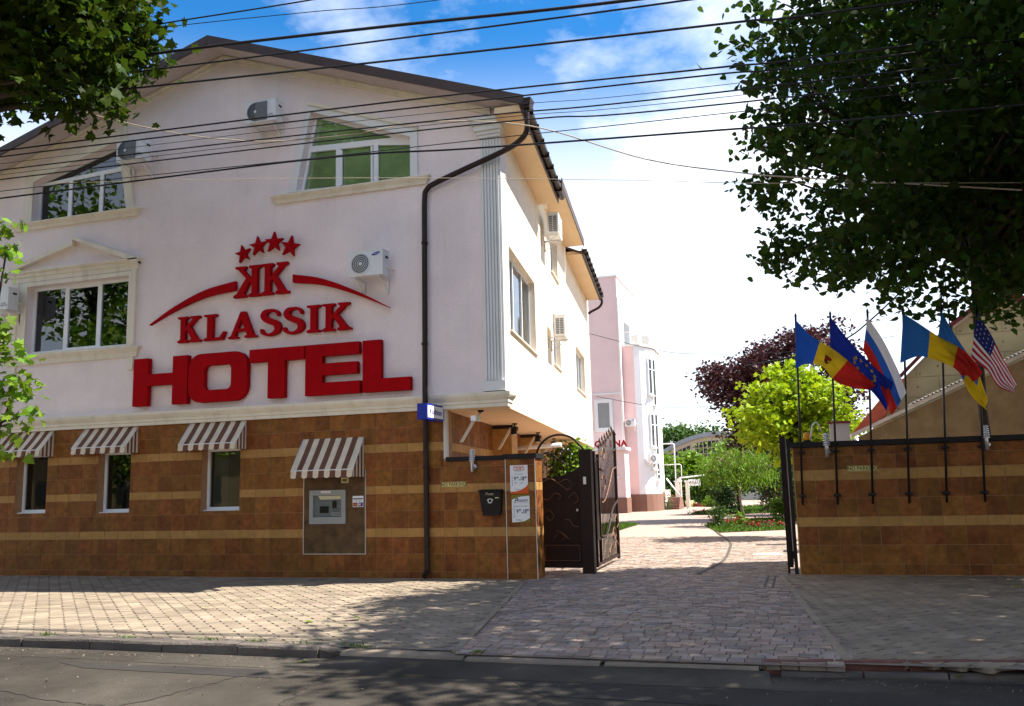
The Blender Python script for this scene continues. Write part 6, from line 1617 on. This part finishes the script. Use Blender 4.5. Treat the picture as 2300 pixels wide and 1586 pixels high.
shrub('boxwood', 'dark shrub directly left of the weeping tree trunk', (-4.0, 33, .7), (.7, .6, .85), 60, 44, .12, 'small', 'leaf_dark', 106, .16)
shrub('hedge_bush', 'tall dark hedge along the right side of the yard', (.2, 24, 1.2), (1.3, 4.0, 1.6), 220, 40, .15, 'small', 'leaf_dark', 107, .26)
shrub('hedge_bush', 'lighter hedge patch with pale leaves behind the roses', (-1.2, 36, 1.3), (1.2, 1.0, 1.6), 110, 40, .16, 'small', 'leaf_mid', 108, .26)
shrub('low_bush', 'low green bush at the right gate leaf foot', (-.7, 27.5, .35), (.7, .6, .45), 50, 40, .12, 'small', 'leaf_fresh', 109, .15)
shrub('passage_bush', 'bright green shrub seen through the pedestrian gate arch', (-7.15, 12.8, 1.7), (.62, .7, 1.5), 100, 44, .14, 'oval', 'leaf_fresh', 110, .20)
# lawn beds with flowers
def bed(label, poly, seed, ngrass, hgt=.07):
    t = MB(); t.face([(x, y, -.010) for x, y in poly]); o = struct(t.build('lawn_bed', M['soil'])); rg = np.random.default_rng(seed)
    xs = [p[0] for p in poly]; ys = [p[1] for p in poly]
    def inside(x, y):
        r = False
        for i in range(len(poly)):
            (x1, y1), (x2, y2) = poly[i], poly[i - 1]
            if (y1 > y) != (y2 > y) and x < (x2 - x1) * (y - y1) / (y2 - y1) + x1: r = not r
        return r
    pts = []
    while len(pts) < ngrass:
        x, y = rg.uniform(min(xs), max(xs)), rg.uniform(min(ys), max(ys))
        if inside(x, y): pts.append((x, y, -.01))
    gm = leaf_mesh('grass', np.array(pts), hgt, 'thin', M['grass'], o, rg, -1.6, 'stuff', up=.0)
    return o
bed('a', [(-2.75, 15.0), (-.45, 16.6), (-.45, 26.5), (-2.6, 24.5), (-3.6, 21.5), (-3.6, 19.5)], 201, 9000, .13)
bed('b', [(-5.9, 33.0), (-4.6, 32.0), (1, 35.0), (1, 52), (-4.4, 46), (-5.4, 38)], 202, 6000, .18)
bed('c', [(-7.6, 14.0), (-6.4, 13.2), (-6.6, 22), (-8.0, 22)], 203, 2500, .14)
def flowers(label, c, n, seed, petal, leaf='leaf_mid', h=.35, r=.35, group='flower clumps in the yard'):
    rg = np.random.default_rng(seed); t = thing('flower_clump', label, 'flowers', (c[0], c[1], 0), group)
    pos = np.array([(c[0] + rg.normal() * r, c[1] + rg.normal() * r, abs(rg.normal() * h * .5) + .02) for _ in range(n * 4)])
    leaf_mesh('foliage', pos, .10, 'oval', M[leaf], t, rg, -.4)
    pos = np.array([(c[0] + rg.normal() * r, c[1] + rg.normal() * r, h * rg.uniform(.6, 1.2)) for _ in range(n)])
    leaf_mesh('petals', np.repeat(pos, 6, 0) + rg.normal(size=(n * 6, 3)) * .02, .05, 'oval', M[petal], t, rg, -.2, 'stuff')
flowers('red flowers at the left tip of the lawn bed', (-2.95, 19.2), 16, 301, 'petal_red', 'rose_leaf', .40)
flowers('red flowers just left of the weeping tree trunk', (-2.5, 17.0), 16, 302, 'petal_red', 'leaf_mid', .30, .22)
flowers('red flowers along the front of the lawn bed, middle clump', (-1.7, 17.2), 16, 303, 'petal_red', 'rose_leaf', .22, .25)
flowers('red flowers along the front of the lawn bed, right clump', (-.9, 17.6), 16, 304, 'petal_red', 'rose_leaf', .22, .25)
flowers('dark red flower patch in the far lawn bed', (-5.2, 33.6), 26, 305, 'petal_red', 'rose_leaf', .18, .45)
flowers('magenta and red roses standing before the hedge', (-1.5, 31.0), 60, 306, 'petal_pink', 'rose_leaf', 1.25, .35)
flowers('orange-red roses right of the magenta ones', (-.9, 31.5), 50, 307, 'petal_orange', 'rose_leaf', 1.35, .3)
flowers('round orange-pink flower ball beside the steps', (-8.40, 43.3), 50, 308, 'petal_orange', 'leaf_mid', 1.0, .17)
flowers('pale yellow-green flower pot plant by the stair top', (-8.85, 43.3), 60, 309, 'leaf_yellow', 'leaf_fresh', 1.2, .16)
pt = thing('plant_pot', 'squat ochre plant pot at the foot of the ivy', 'pot', (-7.75, 49.6, 0))
b = MB(); b.lathe([(0, 0), (.25, 0), (.33, .42), (.29, .42), (.22, .05)], (-7.75, 49.6, 0), 16); b.build('pot', M['yellow_sign'], pt)
shrub('young_rose', 'thin young rose bush beside the weeping tree, on the lawn', (-2.95, 18.3, .45), (.28, .25, .45), 20, 14, .10, 'oval', 'leaf_mid', 320, .10)
shrub('young_rose', 'pale young rose bush between the trunk and the lawn front', (-2.35, 18.9, .4), (.25, .25, .42), 20, 16, .10, 'oval', 'leaf_fresh', 321, .10)

# weeds and fallen leaves along the kerb
rg = np.random.default_rng(77)
wd = []
for cx, cy in ((-6.5, -6.84), (-5.9, -6.84), (-5.3, -6.85), (-4.65, -6.9), (-7.6, -6.84), (-4.5, -6.95), (-8.8, -6.84)):
    wd += [(cx + rg.normal() * .06, cy + rg.normal() * .02, .0) for _ in range(26)]
o = leaf_mesh('weeds', np.array(wd), .05, 'thin', M['grass'], None, rg, -1.2); tag(o, 'small weeds growing in the kerb joints', 'weeds', kind='stuff')
lf = np.array([(-6.1, -5.4, .02), (1.5, .45, .02), (2.2, .35, .02), (-5.0, -7.25, -.09), (-2.6, -7.2, -.09), (2.9, -.6, .02), (-3.2, -6.9, .01), (-8.3, -4.4, .02), (-5.5, -5.1, .02), (1.2, -6.9, -.06)])
LFL = ['green fallen leaf on the sunlit left pavement', 'yellow fallen leaf in the light strip below the flag wall', 'green fallen leaf on the pavement under the last flag poles', 'yellow leaf in the gutter below the last kerb stone',
       'green leaf in the road before the driveway', 'yellow leaf on the shaded right pavement', 'green leaf on the driveway corner near the road', 'yellow leaf on the left pavement near the awning shadow', 'green leaf on the pavement left of the driveway', 'yellow leaf in the right gutter by the red kerb']
for i, p in enumerate(lf):
    o = leaf_mesh('fallen_leaf', np.array([p]), .11, 'maple', M['leaf_yellow'] if i % 2 else M['leaf_fresh'], None, rg, .2, up=3.0)
    tag(o, LFL[i], 'leaf', 'fallen leaves')

gr = [(rg.uniform(-12, 4), -7.10 - abs(rg.normal()) * .16, -.108) for _ in range(900)] + [(rg.uniform(-10, 3), rg.uniform(-6.8, -.2), .003) for _ in range(350)] + [(rg.uniform(-10, 3), rg.uniform(-9.5, -7.3), -.108) for _ in range(500)]
o = leaf_mesh('grit', np.array(gr), .022, 'small', M['joint_sand'], None, rg, .0, up=2.0, size_var=.6); tag(o, 'grit and crumbs scattered along the kerb and pavement', 'grit', kind='stuff')

# ================================================================== OVERHEAD WIRES
def wire(label, pts, y, r, mat='cable', grp='overhead cables', slope=0.0):
    n = smooth_pts(pts, 8); b = MB(); b.tube([(p[0], y + slope * p[0], p[1]) for p in n], r, 6, cap=False)
    o = b.build('overhead_cable', M[mat]); tag(o, label, 'cable', grp)
WIRES = [
 ([(-16, 9.05), (-12.23, 8.98), (-9.36, 8.92), (-6.35, 8.77), (-2.5, 8.65), (4, 8.55), (12, 8.6)], .011, 'cable crossing the maple into the top edge, highest of all'),
 ([(-16, 9.2), (-12.23, 9.03), (-9.14, 8.85), (-6.35, 8.58), (-4.31, 8.36), (2, 8.0), (12, 7.8)], .006, 'thin cable just under the highest one'),
 ([(-16, 8.9), (-12.2, 8.62), (-8.1, 8.36), (-5.13, 8.12), (-1.54, 7.81), (4, 7.5), (12, 7.3)], .022, 'thickest cable, passing just over the gable apex'),
 ([(-16, 8.6), (-12.18, 8.36), (-6.34, 7.99), (-.87, 7.67), (4, 7.5), (12, 7.3)], .013, 'cable crossing the gable just beneath the thickest one'),
 ([(-16, 8.4), (-12.17, 8.12), (-6.78, 7.72), (-2.99, 7.44), (-.35, 7.26), (1.38, 7.15), (12, 6.8)], .015, 'cable running into the linden crown at mid height of the sky'),
 ([(-16, 7.4), (-12.09, 7.27), (-7.07, 7.07), (-3.94, 6.92), (-.65, 6.71), (1.34, 6.61), (12, 6.3)], .012, 'upper of the paired cables over the attic air conditioners'),
 ([(-16, 7.3), (-12.09, 7.17), (-6.77, 6.94), (-2.64, 6.73), (-.6, 6.62), (1.33, 6.51), (12, 6.2)], .011, 'lower of the paired cables over the attic air conditioners'),
 ([(-16, 7.05), (-12.07, 6.94), (-7.36, 6.75), (-3.63, 6.56), (-.51, 6.38), (12, 5.9)], .010, 'cable crossing the attic window top light'),
 ([(-16, 6.9), (-12.06, 6.78), (-6.33, 6.57), (-3.01, 6.41), (-.51, 6.22), (12, 5.7)], .010, 'cable at the attic window transom'),
 ([(-16, 6.66), (-12.04, 6.58), (-6.76, 6.35), (-3.39, 6.22), (-.52, 6.10), (12, 5.6)], .006, 'thin cable across the attic window panes'),
 ([(-16, 6.58), (-12.03, 6.46), (-6.32, 6.32), (-3.89, 6.13), (-.69, 5.90), (1.27, 5.77), (12, 5.2)], .013, 'lowest of the dark street cables'),
 ([(-16, 6.98), (-12.08, 6.86), (-6.8, 6.66), (-3.3, 6.49), (-.5, 6.31), (12, 5.8)], .004, 'hair-thin cable among the middle group'),
 ([(-16, 7.2), (-12.08, 7.05), (-6.8, 6.84), (-3.3, 6.65), (-.5, 6.47), (12, 6.0)], .004, 'hair-thin cable above the middle group')]
for pts, r, lb in WIRES: wire(lb, pts, -5.0, r)
wire('sagging cream cable slung across the gable and the sky', [(-13.5, 9.3), (-12.14, 8.72), (-10.42, 8.12), (-9.29, 7.82), (-8.2, 7.62), (-6.67, 7.53), (-5.38, 7.53), (-3.65, 7.2), (-1.88, 6.41), (-.55, 6.02), (.29, 5.83), (3, 5.3)], -3.0, .010, 'pale_cable')
wire('hair-thin pale cable crossing the downpipe', [(-13, 7.5), (-9.45, 7.1), (-5.86, 6.65), (-2.23, 6.13), (-.31, 5.83), (3, 5.4)], -3.0, .0045, 'pale_cable')
wire('upper thin wire from the hotel to the plum tree', [(-8.52, 8.27), (-5.79, 7.38), (-3.92, 7.02), (.01, 6.84), (4, 7.2)], 22, .012)
wire('lower thin wire from the hotel to the plum tree', [(-8.2, 5.46), (-6.66, 5.09), (-5.16, 4.83), (-2.59, 4.82), (1, 5.2)], 22, .012)
wire('service cables descending from the linden to the shed behind the flags', [(3.2, 6.3), (2.4, 5.6), (1.6, 4.9), (1.1, 4.55), (.4, 4.3), (-1, 4.1)], 4.0, .016)
